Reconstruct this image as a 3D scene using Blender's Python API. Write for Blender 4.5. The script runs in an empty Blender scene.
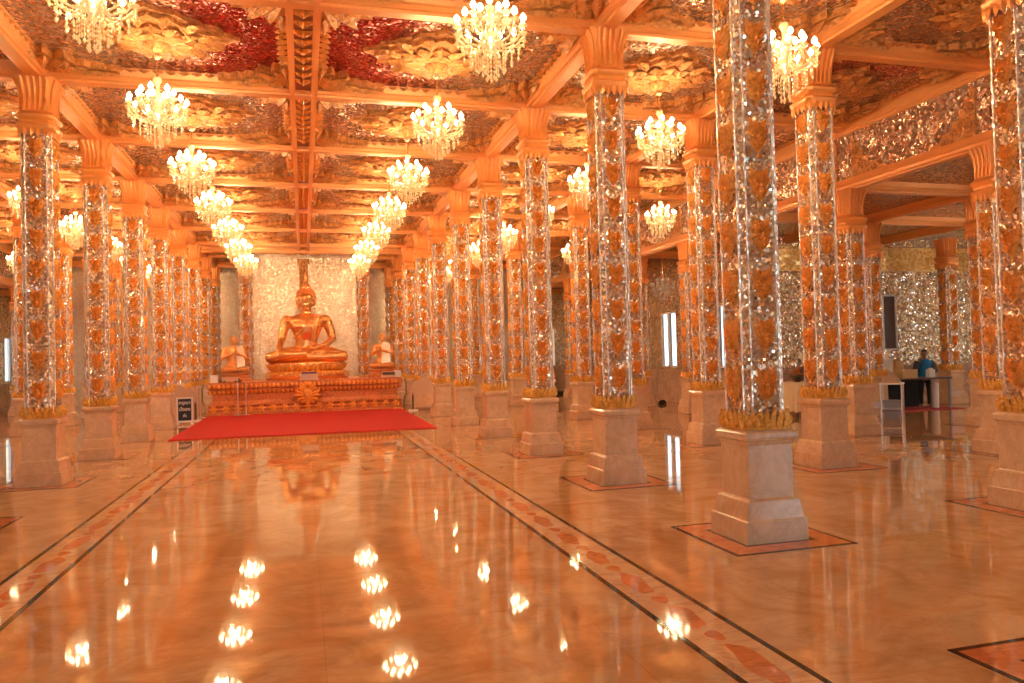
import bpy, math, random
from mathutils import Vector, Matrix
random.seed(7)
S = 1.6                                   # module: eye height in metres
PI = math.pi
sc = bpy.context.scene
COL = sc.collection

# ------------------------------------------------------------------ helpers
class MB:
    def __init__(s): s.v = []; s.f = []; s.m = []; s.cur = 0
    def add(s, vs, fs, M=None):
        b = len(s.v)
        for p in vs:
            p = Vector(p)
            s.v.append(tuple(M @ p) if M else tuple(p))
        for f in fs: s.f.append([i + b for i in f]); s.m.append(s.cur)
    def box(s, x0, x1, y0, y1, z0, z1, M=None):
        s.add([(x0,y0,z0),(x1,y0,z0),(x1,y1,z0),(x0,y1,z0),(x0,y0,z1),(x1,y0,z1),(x1,y1,z1),(x0,y1,z1)],
              [(3,2,1,0),(4,5,6,7),(0,1,5,4),(1,2,6,5),(2,3,7,6),(3,0,4,7)], M)
    def rings(s, rings, closed=True, cap0=True, cap1=True, M=None):
        n = len(rings[0]); vs = [p for r in rings for p in r]; fs = []
        for k in range(len(rings)-1):
            for i in range(n if closed else n-1):
                j = (i+1) % n
                fs.append((k*n+i, k*n+j, (k+1)*n+j, (k+1)*n+i))
        if cap0: fs.append(tuple(reversed(range(n))))
        if cap1: fs.append(tuple(range((len(rings)-1)*n, len(rings)*n)))
        s.add(vs, fs, M)
    def lathe(s, prof, n=16, M=None, c=(0,0,0)):
        s.rings([[(c[0]+r*math.cos(2*PI*i/n), c[1]+r*math.sin(2*PI*i/n), c[2]+z) for i in range(n)] for r, z in prof], M=M)
    def square(s, prof, M=None, c=(0,0), ax=1, ay=1):
        s.rings([[(c[0]-r*ax,c[1]-r*ay,z),(c[0]+r*ax,c[1]-r*ay,z),(c[0]+r*ax,c[1]+r*ay,z),(c[0]-r*ax,c[1]+r*ay,z)] for r, z in prof], M=M)
    def tube(s, pts, rad, n=8, M=None):
        pts = [Vector(p) for p in pts]
        if not isinstance(rad, (list, tuple)): rad = [rad]*len(pts)
        R = []; up = Vector((0.13, 0.21, 1)).normalized()
        for i, p in enumerate(pts):
            t = (pts[min(i+1, len(pts)-1)] - pts[max(i-1, 0)]).normalized()
            if abs(t.dot(up)) > .97: a = t.cross(Vector((1, .1, 0))).normalized()
            else: a = t.cross(up).normalized()
            b = t.cross(a)
            R.append([tuple(p + (a*math.cos(2*PI*k/n) + b*math.sin(2*PI*k/n))*rad[i]) for k in range(n)])
        s.rings(R, M=M)
    def ball(s, c, r, n=10, k=6, M=None):
        if not isinstance(r, (list, tuple)): r = (r, r, r)
        R = []
        for i in range(k+1):
            a = -PI/2 + PI*i/k; q = max(math.cos(a), .02)
            R.append([(c[0]+r[0]*q*math.cos(2*PI*j/n), c[1]+r[1]*q*math.sin(2*PI*j/n), c[2]+r[2]*math.sin(a)) for j in range(n)])
        s.rings(R, M=M)
    def prism(s, poly, y0, y1, M=None):              # poly in xz, extruded along y
        s.rings([[(x, y0, z) for x, z in poly], [(x, y1, z) for x, z in poly]], M=M)
    def slab(s, poly, z0, z1, M=None):               # poly in xy
        s.rings([[(x, y, z0) for x, y in poly], [(x, y, z1) for x, y in poly]], M=M)
    def leaf(s, base, tip, w, h, nrm=(0,-1,0), seg=5, bend=0.0):
        """a pointed relief petal from base to tip, ridge standing out along nrm"""
        b = Vector(base); t = Vector(tip); n = Vector(nrm).normalized(); d = t-b; side = d.cross(n).normalized()
        vs = []
        for i in range(seg+1):
            u = i/seg; ww = w*(math.sin(PI*min(1, u*.82+.12))**.8 if u < 1 else 0.02)
            c = b + d*u + n*(bend*u*u)
            vs += [c - side*ww, c + n*(h*(.35+.65*math.sin(PI*min(1,u*.8+.15)))), c + side*ww]
        fs = []
        for i in range(seg):
            a = i*3
            fs += [(a, a+1, a+4, a+3), (a+1, a+2, a+5, a+4)]
        s.add(vs, fs)
    def build(s, name, mat, parent=None, smooth=False, loc=None):
        me = bpy.data.meshes.new(name); me.from_pydata(s.v, [], s.f); me.update()
        mats = mat if isinstance(mat, (list, tuple)) else [mat]
        for m in mats: me.materials.append(m)
        if len(mats) > 1: me.polygons.foreach_set('material_index', s.m)
        if smooth:
            me.polygons.foreach_set('use_smooth', [True]*len(me.polygons))
            try: me.set_sharp_from_angle(angle=math.radians(38))
            except Exception: pass
        o = bpy.data.objects.new(name, me); COL.objects.link(o)
        if parent is not None: o.parent = parent
        if loc is not None: o.location = loc
        return o

def tag(o, label, cat, group=None):
    o['label'] = label; o['category'] = cat
    if group: o['group'] = group
    return o
def struct(o): o['kind'] = 'structure'; return o
def thing(name, label, cat, loc=(0,0,0), rz=0, group=None):
    o = bpy.data.objects.new(name, None); COL.objects.link(o)
    o.empty_display_size = .2
    o.location = loc; o.rotation_euler = (0, 0, rz); tag(o, label, cat, group); return o
def copy_tree(o, parent=None):
    c = o.copy(); COL.objects.link(c); c.parent = parent
    for ch in list(o.children): copy_tree(ch, c)
    return c

# ------------------------------------------------------------------ materials
def newmat(name):
    m = bpy.data.materials.new(name); m.use_nodes = True
    nt = m.node_tree; return m, nt, nt.nodes['Principled BSDF']
def N(nt, t, **k):
    n = nt.nodes.new(t)
    for a, v in k.items(): setattr(n, a, v)
    return n
def simple(name, col, rough=.5, metal=0.0, emit=None, es=0, bump=0, bscale=40, var=0.0):
    m, nt, b = newmat(name)
    b.inputs['Base Color'].default_value = (*col, 1); b.inputs['Roughness'].default_value = rough; b.inputs['Metallic'].default_value = metal
    if emit: b.inputs['Emission Color'].default_value = (*emit, 1); b.inputs['Emission Strength'].default_value = es
    tc = N(nt, 'ShaderNodeTexCoord')
    no = N(nt, 'ShaderNodeTexNoise'); no.inputs['Scale'].default_value = bscale; no.inputs['Detail'].default_value = 4
    nt.links.new(tc.outputs['Object'], no.inputs['Vector'])
    if bump:
        bp = N(nt, 'ShaderNodeBump'); bp.inputs['Strength'].default_value = bump; bp.inputs['Distance'].default_value = .02
        nt.links.new(no.outputs['Fac'], bp.inputs['Height']); nt.links.new(bp.outputs['Normal'], b.inputs['Normal'])
    if var:
        mx = N(nt, 'ShaderNodeMix', data_type='RGBA')
        mx.inputs[6].default_value = (*[c*(1-var) for c in col], 1); mx.inputs[7].default_value = (*[min(1, c*(1+var)) for c in col], 1)
        nt.links.new(no.outputs['Fac'], mx.inputs[0]); nt.links.new(mx.outputs[2], b.inputs['Base Color'])
    return m
def mathn(nt, op, a, b=None, c=None):
    n = N(nt, 'ShaderNodeMath', operation=op)
    for i, x in enumerate((a, b, c)):
        if x is None: continue
        if isinstance(x, (int, float)): n.inputs[i].default_value = x
        else: nt.links.new(x, n.inputs[i])
    return n.outputs[0]
def mixc(nt, fac, a, b):
    n = N(nt, 'ShaderNodeMix', data_type='RGBA')
    for i, x in ((0, fac), (6, a), (7, b)):
        if isinstance(x, tuple): n.inputs[i].default_value = (*x, 1)
        elif isinstance(x, (int, float)): n.inputs[i].default_value = x
        else: nt.links.new(x, n.inputs[i])
    return n.outputs[2]
def ramp(nt, fac, stops):
    r = N(nt, 'ShaderNodeValToRGB'); cr = r.color_ramp
    while len(cr.elements) < len(stops): cr.elements.new(.5)
    for e, (p, c) in zip(cr.elements, stops): e.position = p; e.color = (*c, 1)
    nt.links.new(fac, r.inputs[0]); return r.outputs[0]

def mosaic(name, ca, cb, scale=34, tilt=.5, rough=.09, cc=None, extra=None, metal=1.0):
    """facets of mirror glass: every cell has its own tilt and tint"""
    m, nt, b = newmat(name)
    tc = N(nt, 'ShaderNodeTexCoord'); ge = N(nt, 'ShaderNodeNewGeometry'); oi = N(nt, 'ShaderNodeObjectInfo')
    ad = N(nt, 'ShaderNodeVectorMath', operation='ADD'); sc1 = N(nt, 'ShaderNodeVectorMath', operation='SCALE')
    sc1.inputs[3].default_value = 3.7
    cmb = N(nt, 'ShaderNodeCombineXYZ')
    for i in range(3): nt.links.new(oi.outputs['Random'], cmb.inputs[i])
    nt.links.new(cmb.outputs[0], sc1.inputs[0]); nt.links.new(tc.outputs['Object'], ad.inputs[0]); nt.links.new(sc1.outputs[0], ad.inputs[1])
    vo = N(nt, 'ShaderNodeTexVoronoi', feature='F1'); vo.inputs['Scale'].default_value = scale
    nt.links.new(ad.outputs[0], vo.inputs['Vector'])
    su = N(nt, 'ShaderNodeVectorMath', operation='SUBTRACT'); su.inputs[1].default_value = (.5, .5, .5)
    nt.links.new(vo.outputs['Color'], su.inputs[0])
    sl = N(nt, 'ShaderNodeVectorMath', operation='SCALE'); sl.inputs[3].default_value = tilt; nt.links.new(su.outputs[0], sl.inputs[0])
    a2 = N(nt, 'ShaderNodeVectorMath', operation='ADD'); nt.links.new(ge.outputs['Normal'], a2.inputs[0]); nt.links.new(sl.outputs[0], a2.inputs[1])
    no = N(nt, 'ShaderNodeVectorMath', operation='NORMALIZE'); nt.links.new(a2.outputs[0], no.inputs[0])
    nt.links.new(no.outputs[0], b.inputs['Normal'])
    sp = N(nt, 'ShaderNodeSeparateColor'); nt.links.new(vo.outputs['Color'], sp.inputs[0])
    stops = [(.1, ca), (.74, cb)]
    c = ramp(nt, sp.outputs[1], stops)
    if cc:                                            # sparkle painted in as palest, fully metallic cells; the rest tinted glass
        hot = mathn(nt, 'GREATER_THAN', sp.outputs[1], .74)
        c = mixc(nt, hot, c, cc)
        nt.links.new(mathn(nt, 'ADD', mathn(nt, 'MULTIPLY', hot, 1-metal), metal), b.inputs['Metallic'])
    else: b.inputs['Metallic'].default_value = metal
    if extra: c = extra(nt, tc, c)
    nt.links.new(c, b.inputs['Base Color'])
    b.inputs['Roughness'].default_value = rough
    return m

def shaft_chevrons(nt, tc, c):
    sx = N(nt, 'ShaderNodeSeparateXYZ'); nt.links.new(tc.outputs['Object'], sx.inputs[0])
    ax = mathn(nt, 'ABSOLUTE', sx.outputs[0]); ay = mathn(nt, 'ABSOLUTE', sx.outputs[1])
    lat = mathn(nt, 'MINIMUM', ax, ay)
    v = mathn(nt, 'FRACT', mathn(nt, 'DIVIDE', mathn(nt, 'ADD', sx.outputs[2], mathn(nt, 'MULTIPLY', lat, -.9)), .425))
    inside = mathn(nt, 'LESS_THAN', lat, .118)
    band = mathn(nt, 'MULTIPLY', mathn(nt, 'LESS_THAN', mathn(nt, 'ABSOLUTE', mathn(nt, 'SUBTRACT', v, .55)), .17), inside)
    return mixc(nt, mathn(nt, 'MULTIPLY', band, .5), c, (.50, .27, .14))

def ceiling_tint(nt, tc, c):
    sx = N(nt, 'ShaderNodeSeparateXYZ'); nt.links.new(tc.outputs['Object'], sx.inputs[0])
    no = N(nt, 'ShaderNodeTexNoise'); no.inputs['Scale'].default_value = .8; no.inputs['Detail'].default_value = 3
    nt.links.new(tc.outputs['Object'], no.inputs['Vector'])
    x = mathn(nt, 'ADD', mathn(nt, 'ABSOLUTE', sx.outputs[0]), mathn(nt, 'MULTIPLY', mathn(nt, 'SUBTRACT', no.outputs['Fac'], .5), 1.6))
    nx = N(nt, 'ShaderNodeMapRange'); nt.links.new(x, nx.inputs[0])
    nx.inputs[1].default_value = 1.0; nx.inputs[2].default_value = 2.1; nx.inputs[3].default_value = 1; nx.inputs[4].default_value = 0
    near = mathn(nt, 'LESS_THAN', sx.outputs[1], 12.1)
    red = mathn(nt, 'MULTIPLY', nx.outputs[0], near)
    # small red centres in the side bays
    fx = mathn(nt, 'SUBTRACT', mathn(nt, 'ABSOLUTE', sx.outputs[0]), 8.5)
    fy = mathn(nt, 'SUBTRACT', sx.outputs[1], 9.6)
    d = mathn(nt, 'SQRT', mathn(nt, 'ADD', mathn(nt, 'MULTIPLY', fx, fx), mathn(nt, 'MULTIPLY', fy, fy)))
    red2 = mathn(nt, 'LESS_THAN', d, .8)
    c = mixc(nt, mathn(nt, 'MINIMUM', 1.0, mathn(nt, 'ADD', red, red2)), c, (.46, .04, .03))
    side = mathn(nt, 'GREATER_THAN', mathn(nt, 'ABSOLUTE', sx.outputs[0]), 6.9)
    return mixc(nt, mathn(nt, 'MULTIPLY', side, .35), c, (.5, .27, .14))

def marble(name, ca, cb, vein, scale=1.2, rough=.08, vs=.35, tiles=None, vein_amt=.55, ior=1.5, coat=0):
    m, nt, b = newmat(name)
    tc = N(nt, 'ShaderNodeTexCoord'); oi = N(nt, 'ShaderNodeObjectInfo')
    ad = N(nt, 'ShaderNodeVectorMath', operation='ADD'); cmb = N(nt, 'ShaderNodeCombineXYZ')
    for i in range(3): nt.links.new(mathn(nt, 'MULTIPLY', oi.outputs['Random'], 17.0+i*5), cmb.inputs[i])
    nt.links.new(tc.outputs['Object'], ad.inputs[0]); nt.links.new(cmb.outputs[0], ad.inputs[1])
    n1 = N(nt, 'ShaderNodeTexNoise'); n1.inputs['Scale'].default_value = scale; n1.inputs['Detail'].default_value = 9
    n1.inputs['Roughness'].default_value = .62; n1.inputs['Distortion'].default_value = 1.4
    nt.links.new(ad.outputs[0], n1.inputs['Vector'])
    c = ramp(nt, n1.outputs['Fac'], [(.36, ca), (.64, cb)])
    n2 = N(nt, 'ShaderNodeTexNoise'); n2.inputs['Scale'].default_value = scale*.8; n2.inputs['Detail'].default_value = 7
    n2.inputs['Distortion'].default_value = 2.6
    mp = N(nt, 'ShaderNodeMapping'); mp.inputs['Rotation'].default_value = (0, 0, .6); mp.inputs['Scale'].default_value = (1, 2.3, 1)
    nt.links.new(ad.outputs[0], mp.inputs[0]); nt.links.new(mp.outputs[0], n2.inputs['Vector'])
    d = mathn(nt, 'ABSOLUTE', mathn(nt, 'SUBTRACT', n2.outputs['Fac'], .5))
    v = N(nt, 'ShaderNodeMapRange'); nt.links.new(d, v.inputs[0]); v.inputs[1].default_value = 0; v.inputs[2].default_value = .045
    v.inputs[3].default_value = vein_amt; v.inputs[4].default_value = 0
    c = mixc(nt, v.outputs[0], c, vein)
    if tiles:
        br = N(nt, 'ShaderNodeTexBrick'); br.offset = 0; br.inputs['Scale'].default_value = 1
        br.inputs['Brick Width'].default_value = tiles; br.inputs['Row Height'].default_value = tiles
        br.inputs['Mortar Size'].default_value = .003; br.inputs['Color1'].default_value = (.42, .42, .42, 1); br.inputs['Color2'].default_value = (.62, .62, .62, 1)
        br.inputs['Mortar'].default_value = (.25, .25, .25, 1)
        nt.links.new(tc.outputs['Object'], br.inputs['Vector'])
        mx = N(nt, 'ShaderNodeMix', data_type='RGBA', blend_type='SOFT_LIGHT'); mx.inputs[0].default_value = .6
        nt.links.new(c, mx.inputs[6]); nt.links.new(br.outputs['Color'], mx.inputs[7]); c = mx.outputs[2]
    nt.links.new(c, b.inputs['Base Color']); b.inputs['Roughness'].default_value = rough; b.inputs['IOR'].default_value = ior
    if coat: b.inputs['Coat Weight'].default_value = coat; b.inputs['Coat Roughness'].default_value = .03
    return m

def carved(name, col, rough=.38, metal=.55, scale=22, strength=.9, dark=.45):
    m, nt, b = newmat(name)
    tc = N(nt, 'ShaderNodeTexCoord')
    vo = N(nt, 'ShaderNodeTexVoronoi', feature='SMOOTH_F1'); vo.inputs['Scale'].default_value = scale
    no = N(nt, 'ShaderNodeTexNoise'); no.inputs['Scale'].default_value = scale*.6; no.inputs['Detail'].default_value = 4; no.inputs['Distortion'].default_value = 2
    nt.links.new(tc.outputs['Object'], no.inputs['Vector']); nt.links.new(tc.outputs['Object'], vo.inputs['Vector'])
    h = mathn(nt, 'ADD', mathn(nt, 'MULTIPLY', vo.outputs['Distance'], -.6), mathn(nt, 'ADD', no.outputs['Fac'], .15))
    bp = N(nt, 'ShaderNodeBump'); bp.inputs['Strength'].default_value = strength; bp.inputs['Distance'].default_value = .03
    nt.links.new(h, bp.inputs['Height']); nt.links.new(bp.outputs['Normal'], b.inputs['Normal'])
    c = ramp(nt, h, [(0.0, tuple(x*dark for x in col)), (.45, col)])  # shade of the hollows painted into the colour, following the bump
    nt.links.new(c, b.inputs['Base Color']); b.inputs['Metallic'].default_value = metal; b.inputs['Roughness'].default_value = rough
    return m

M = {}
M['shaft'] = mosaic('mirror_mosaic_shaft', (.54, .36, .20), (.92, .69, .45), 40, .8, .16, (1, .97, .9), shaft_chevrons, .5)
M['bead'] = mosaic('bright_mirror_edge', (.95, .86, .74), (1, .95, .88), 45, .5, .2, metal=.7)
M['wallmos'] = mosaic('mirror_mosaic_wall', (.48, .33, .17), (.92, .72, .44), 26, .7, .2, (.98, .94, .86), metal=.6)
M['altarwall'] = mosaic('pale_gold_mosaic_wall', (.86, .66, .42), (.95, .8, .56), 20, .28, .28, (.98, .88, .68), metal=.45)
M['ceil'] = mosaic('mirror_mosaic_ceiling', (.42, .28, .18), (.78, .58, .42), 30, .55, .18, (.96, .88, .78), ceiling_tint, .6)
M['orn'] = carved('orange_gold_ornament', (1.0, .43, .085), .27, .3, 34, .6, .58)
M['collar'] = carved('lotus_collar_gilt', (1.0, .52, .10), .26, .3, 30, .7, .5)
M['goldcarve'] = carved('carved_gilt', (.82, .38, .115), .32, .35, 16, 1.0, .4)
M['beam'] = simple('gilt_moulding', (.92, .40, .12), .32, .25, bump=.12, bscale=30, var=.1)
M['capital'] = simple('gilt_capital', (.93, .37, .09), .32, .25, bump=.15, bscale=25, var=.12)
M['ped'] = marble('pedestal_marble', (.66, .41, .24), (.78, .53, .33), (.45, .27, .16), 3.2, .12, vein_amt=.28)
M['floor'] = marble('floor_marble', (.56, .29, .12), (.74, .46, .24), (.42, .2, .085), 1.7, .035, tiles=1.555, vein_amt=.25, ior=1.85)
M['dado'] = marble('dado_marble', (.50, .32, .22), (.62, .42, .3), (.25, .14, .1), 1.6, .15)
M['dark'] = simple('dark_inlay_stone', (.035, .022, .015), .05, var=.3, bscale=30)
M['salmon'] = marble('salmon_inlay_stone', (.62, .19, .07), (.78, .31, .13), (.45, .14, .06), 3, .05)
M['cream'] = marble('cream_inlay_stone', (.72, .43, .23), (.82, .54, .31), (.5, .26, .13), 2, .05)
M['carpet'] = simple('red_carpet', (.56, .009, .004), .85, bump=.25, bscale=220, var=.12)
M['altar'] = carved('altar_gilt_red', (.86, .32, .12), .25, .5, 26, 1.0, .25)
M['buddha'] = simple('polished_gold', (.98, .52, .19), .2, .85, bump=.04, bscale=8)
M['buddha_face'] = simple('bright_polished_gold', (1, .66, .26), .16, .9)
M['robe'] = simple('robe_gold', (.95, .47, .17), .28, .75, bump=.08, bscale=14)
M['greygold'] = simple('pale_mirror_robe', (.75, .62, .48), .25, .7, bump=.3, bscale=60)
M['bulb'] = simple('lit_bulb', (1, .9, .7), .3, emit=(1, .74, .40), es=26)
M['bulb'].cycles.emission_sampling = 'NONE'
M['crystal'] = simple('crystal_glass', (.55, .40, .20), .05, 0.0, emit=(1, .60, .24), es=.35)  # faint glow stands in for bulb light caught in the crystal
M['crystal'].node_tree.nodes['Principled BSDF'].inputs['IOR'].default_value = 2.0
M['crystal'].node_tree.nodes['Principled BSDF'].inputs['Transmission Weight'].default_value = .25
M['crystal_off'] = simple('unlit_crystal', (.85, .82, .78), .08)
M['brass'] = simple('chandelier_brass', (.95, .62, .28), .25, .8)
M['white'] = simple('white_paint', (.82, .78, .74), .5)
M['frame'] = simple('window_frame_white', (.75, .76, .78), .4)
M['navy'] = simple('navy_sign_board', (.012, .013, .03), .35)
M['letters'] = simple('white_lettering', (.85, .82, .8), .6)
M['steel'] = simple('brushed_steel', (.75, .68, .6), .3, .9)
M['pinkwood'] = simple('pinkish_varnished_board', (.62, .40, .27), .3, var=.12, bscale=6)
M['darkwood'] = simple('dark_wood', (.10, .055, .04), .4, var=.2, bscale=8)
M['black'] = simple('black_cloth', (.012, .012, .014), .8)
M['greyplastic'] = simple('grey_plastic', (.30, .31, .36), .5)
M['linen'] = simple('cream_linen', (.9, .72, .44), .85, bump=.1, bscale=150)
M['tan'] = simple('tan_cloth', (.58, .38, .26), .9, bump=.4, bscale=12)
M['card'] = simple('cardboard', (.66, .42, .20), .8, var=.1)
M['paper'] = simple('white_paper', (.80, .78, .76), .7)
M['yellow'] = simple('orange_board', (.85, .42, .08), .6)
M['flower'] = simple('orange_petals', (.85, .25, .03), .6, var=.25, bscale=30)
M['leafg'] = simple('dark_leaves', (.12, .14, .03), .6, var=.3)
M['skin'] = simple('skin', (.30, .13, .075), .5)
M['hair'] = simple('black_hair', (.012, .009, .008), .6)
M['blue'] = simple('bright_blue_cloth', (.015, .20, .50), .8, bump=.1, bscale=60)
M['greycloth'] = simple('grey_cloth', (.09, .09, .10), .85, bump=.1, bscale=60)
M['mat'] = simple('red_patterned_mat', (.45, .05, .06), .85, var=.7, bscale=9)
M['purple'] = simple('purple_cloth', (.16, .06, .12), .7)
m, nt, b = newmat('window_glass')
b.inputs['Base Color'].default_value = (.95, .98, 1, 1); b.inputs['Transmission Weight'].default_value = 1; b.inputs['Roughness'].default_value = 0; b.inputs['IOR'].default_value = 1.02
M['glass'] = m
# ------------------------------------------------------------------ layout (metres)
W = 2.315*S; SP = 1.945*S; Y0 = 3.64*S; LW = 2.265*S
HT = 3.557*S; HC = 3.70*S; HL = 2.85*S; HLC = 2.97*S
def ky(k): return Y0 + k*SP
XR = [W, W+SP, W+2*SP, W+3*SP, W+4*SP]
XL = [-LW, -LW-SP, -LW-2*SP]
WALLX = 7.3*S; TY = 11.42*S; ENDY = 22.4*S; TX = 13.2*S; BACK = -3.2*S

# ------------------------------------------------------------------ shell
mb = MB(); mb.box(-WALLX-.4, TX+.4, BACK-.4, ENDY+.4, -.25, 0)
floor = struct(mb.build('floor', M['floor']))
mb = MB(); mb.box(XL[2], XR[2], BACK, ENDY, HC, HC+.12)
ceiling = struct(mb.build('ceiling', M['ceil']))
mb = MB(); mb.box(XR[2]+.12, TX+.4, BACK, ENDY, HLC, HLC+.12)
struct(mb.build('ceiling_right_aisle', M['ceil']))
mb = MB(); mb.box(-WALLX-.4, XL[2]-.12, BACK, ENDY, HLC, HLC+.12)
struct(mb.build('ceiling_left_aisle', M['ceil']))

WZ0, WZ1 = .71*S, 1.85*S
def wall_with_windows(name, x, t, y0, y1, ws, hw):
    mb = MB(); x0, x1 = min(x, x+t), max(x, x+t)
    mb.box(x0, x1, y0, y1, 0, WZ0); mb.box(x0, x1, y0, y1, WZ1, HLC)
    e = [y0] + [v for c in ws for v in (c-hw, c+hw)] + [y1]
    for i in range(0, len(e), 2): mb.box(x0, x1, e[i], e[i+1], WZ0, WZ1)
    return struct(mb.build(name, M['wallmos']))
wn = [0]
def window(x, t, c, hw, sgn):
    wn[0] += 1
    mb = MB(); xo = x+t*.35
    f = .05
    mb.box(xo-.04, xo+.04, c-hw, c-hw+f, WZ0, WZ1); mb.box(xo-.04, xo+.04, c+hw-f, c+hw, WZ0, WZ1)
    mb.box(xo-.04, xo+.04, c-hw, c+hw, WZ0, WZ0+f); mb.box(xo-.04, xo+.04, c-hw, c+hw, WZ1-f, WZ1)
    mb.box(xo-.05, xo+.05, c-.06, c+.06, WZ0, WZ1)
    o = struct(mb.build('window_%d' % wn[0], M['frame']))
    for a, b in ((c-hw, c-.04), (c+.04, c+hw)):
        p = MB(); p.box(xo-.006, xo+.006, a+.06, b-.02, WZ0+.03, WZ1-.03); p.build('pane', M['glass'], o)
    return o
ws = [ky(k+.5) for k in range(4, 10)]
wall_with_windows('wall_right', WALLX, .12, TY, ENDY, ws, .55)
for c in ws: window(WALLX, .12, c, .55, 1)
wall_with_windows('wall_left', -WALLX, -.12, BACK, ENDY, [ky(k+.5) for k in range(4, 10)], .55)
for c in ws: window(-WALLX, -.12, c, .55, -1)
# transept wall behind the desk
mb = MB(); mb.box(WALLX, TX, TY, TY+.35, 0, HLC); struct(mb.build('wall_transept', M['wallmos']))
tws = [1.0*S, 3.2*S, 5.4*S, 7.6*S, 9.8*S]
wall_with_windows('wall_transept_side', TX, .35, BACK, TY+.35, tws, .9)
for c in tws: window(TX, .35, c, .9, 1)
mb = MB(); mb.box(-WALLX-.35, WALLX+.35, ENDY, ENDY+.35, 0, HC+.1); struct(mb.build('wall_end', M['altarwall']))
mb = MB(); e = [-WALLX-.35, -7.6, -4.4, -1.8, 1.8, 4.4, 7.6, 10.5, 13.5, TX+.35]      # the entrance side: open doorways
for i in range(0, len(e), 2): mb.box(e[i], e[i+1], BACK-.35, BACK, 0, 3.3)
mb.box(e[0], e[-1], BACK-.35, BACK, 3.3, HC+.1); struct(mb.build('wall_back', M['wallmos']))
# marble dado
def dado(name, x0, x1, y0, y1):
    mb = MB(); mb.box(x0, x1, y0, y1, 0, .66*S); 
    mb.box(x0-.03, x1+.03, y0-.03, y1+.03, .62*S, .67*S); mb.box(x0-.03, x1+.03, y0-.03, y1+.03, 0, .12)
    struct(mb.build(name, M['dado']))
dado('baseboard_right', WALLX-.1, WALLX+.02, TY+.02, ENDY-.04)
dado('baseboard_left', -WALLX-.02, -WALLX+.1, BACK+.04, ENDY-.04)
dado('baseboard_transept', WALLX-.1, TX-.05, TY-.1, TY+.02)
# gold frieze on the transept wall
mb = MB(); mb.box(WALLX, TX, TY-.06, TY, 2.42*S, 2.75*S); mb.box(WALLX, TX, TY-.1, TY, 2.75*S, 2.8*S)
mb.box(WALLX, TX, TY-.1, TY, 2.38*S, 2.42*S)
struct(mb.build('trim_1', mosaic('yellow_gilt_mosaic', (.75, .48, .14), (.98, .72, .28), 14, .35, .3, (1, .85, .5), None, .5)))

# ------------------------------------------------------------------ beams
def beam_poly(hw, z0, z1):
    return [(-hw*.55, z0), (hw*.55, z0), (hw*.6, z0+.03), (hw*.8, z0+.04), (hw*.85, z0+.09), (hw, z0+.11), (hw*1.25, z1), (-hw*1.25, z1), (-hw, z0+.11), (-hw*.85, z0+.09), (-hw*.8, z0+.04), (-hw*.6, z0+.03)]
tn = [1]
def beam(p0, p1, hw, z0, z1, mat='beam'):
    tn[0] += 1
    d = Vector(p1)-Vector(p0); L = d.length; a = math.atan2(d.y, d.x) - PI/2
    mb = MB(); mb.prism(beam_poly(hw, z0, z1), 0, L, Matrix.Translation((p0[0], p0[1], 0)) @ Matrix.Rotation(a, 4, 'Z'))
    return struct(mb.build('trim_%d' % tn[0], M[mat]))
for x in (XL[1], XL[0], XR[0], XR[1]): beam((x, BACK, 0), (x, ENDY, 0), .16, HT, HC)
for k in range(-2, 10): beam((XL[2], ky(k), 0), (XR[2], ky(k), 0), .14, HT+.01, HC)
for k in range(-2, 10):
    if k > 3: beam((XL[2], ky(k), 0), (-WALLX, ky(k), 0), .12, HL, HLC)
    beam((XR[2], ky(k), 0), (TX if k < 4 else WALLX, ky(k), 0), .12, HL, HLC)
for x in XR[3:5]: beam((x, BACK, 0), (x, TY, 0), .12, HL, HLC)
# drop walls above the outer rows with their lower beam
for x, nm in ((XR[2], 'right'), (XL[2], 'left')):
    mb = MB(); mb.box(x-.06, x+.06, BACK, ENDY, HL+.1, HC+.1); struct(mb.build('wall_clerestory_'+nm, M['ceil']))
    beam((x, BACK, 0), (x, ENDY, 0), .14, HL, HL+.2)
    beam((x, BACK, 0), (x, ENDY, 0), .10, HT-.1, HC)

# centre spine : two rails and a red ground with a chain of gold petals
mb = MB()
for s_ in (-1, 1):
    mb.box(s_*.16-.03, s_*.16+.03, BACK, 18.2*S, HT-.01, HC); mb.box(s_*.16-.045, s_*.16+.045, BACK, 18.2*S, HT+.04, HC)
spine = struct(mb.build('trim_spine', M['beam']))
mb = MB(); mb.box(-.13, .13, BACK, 18.2*S, HT+.09, HC); mb.build('red_ground', simple('red_brown_ground', (.33, .10, .05), .4), spine)
mb = MB()
for k in range(0, 8):
    n = 9
    for i in range(n):
        y = ky(k) + .28 + (SP-.56)*(i+.2)/n; z = HT+.085
        for sx in (-1, 1): mb.leaf((sx*.015, y+.06, z), (sx*.115, y-.09, z), .075, .04, (0, 0, -1), 4)
        mb.leaf((0, y+.1, z), (0, y-.1, z-.01), .07, .055, (0, 0, -1), 4)
mb.build('petal_chain', M['orn'], spine, True)
# small mirror plates where the transverse beams meet the spine
mb = MB()
for k in range(0, 8):
    for s_ in (-1, 1): mb.box(s_*.34-.10, s_*.34+.10, ky(k)-.17, ky(k)-.09, HT+.085, HT+.13)
mb.build('mirror_plate', simple('silver_plate', (.85, .88, .92), .15, 1), spine)

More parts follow.
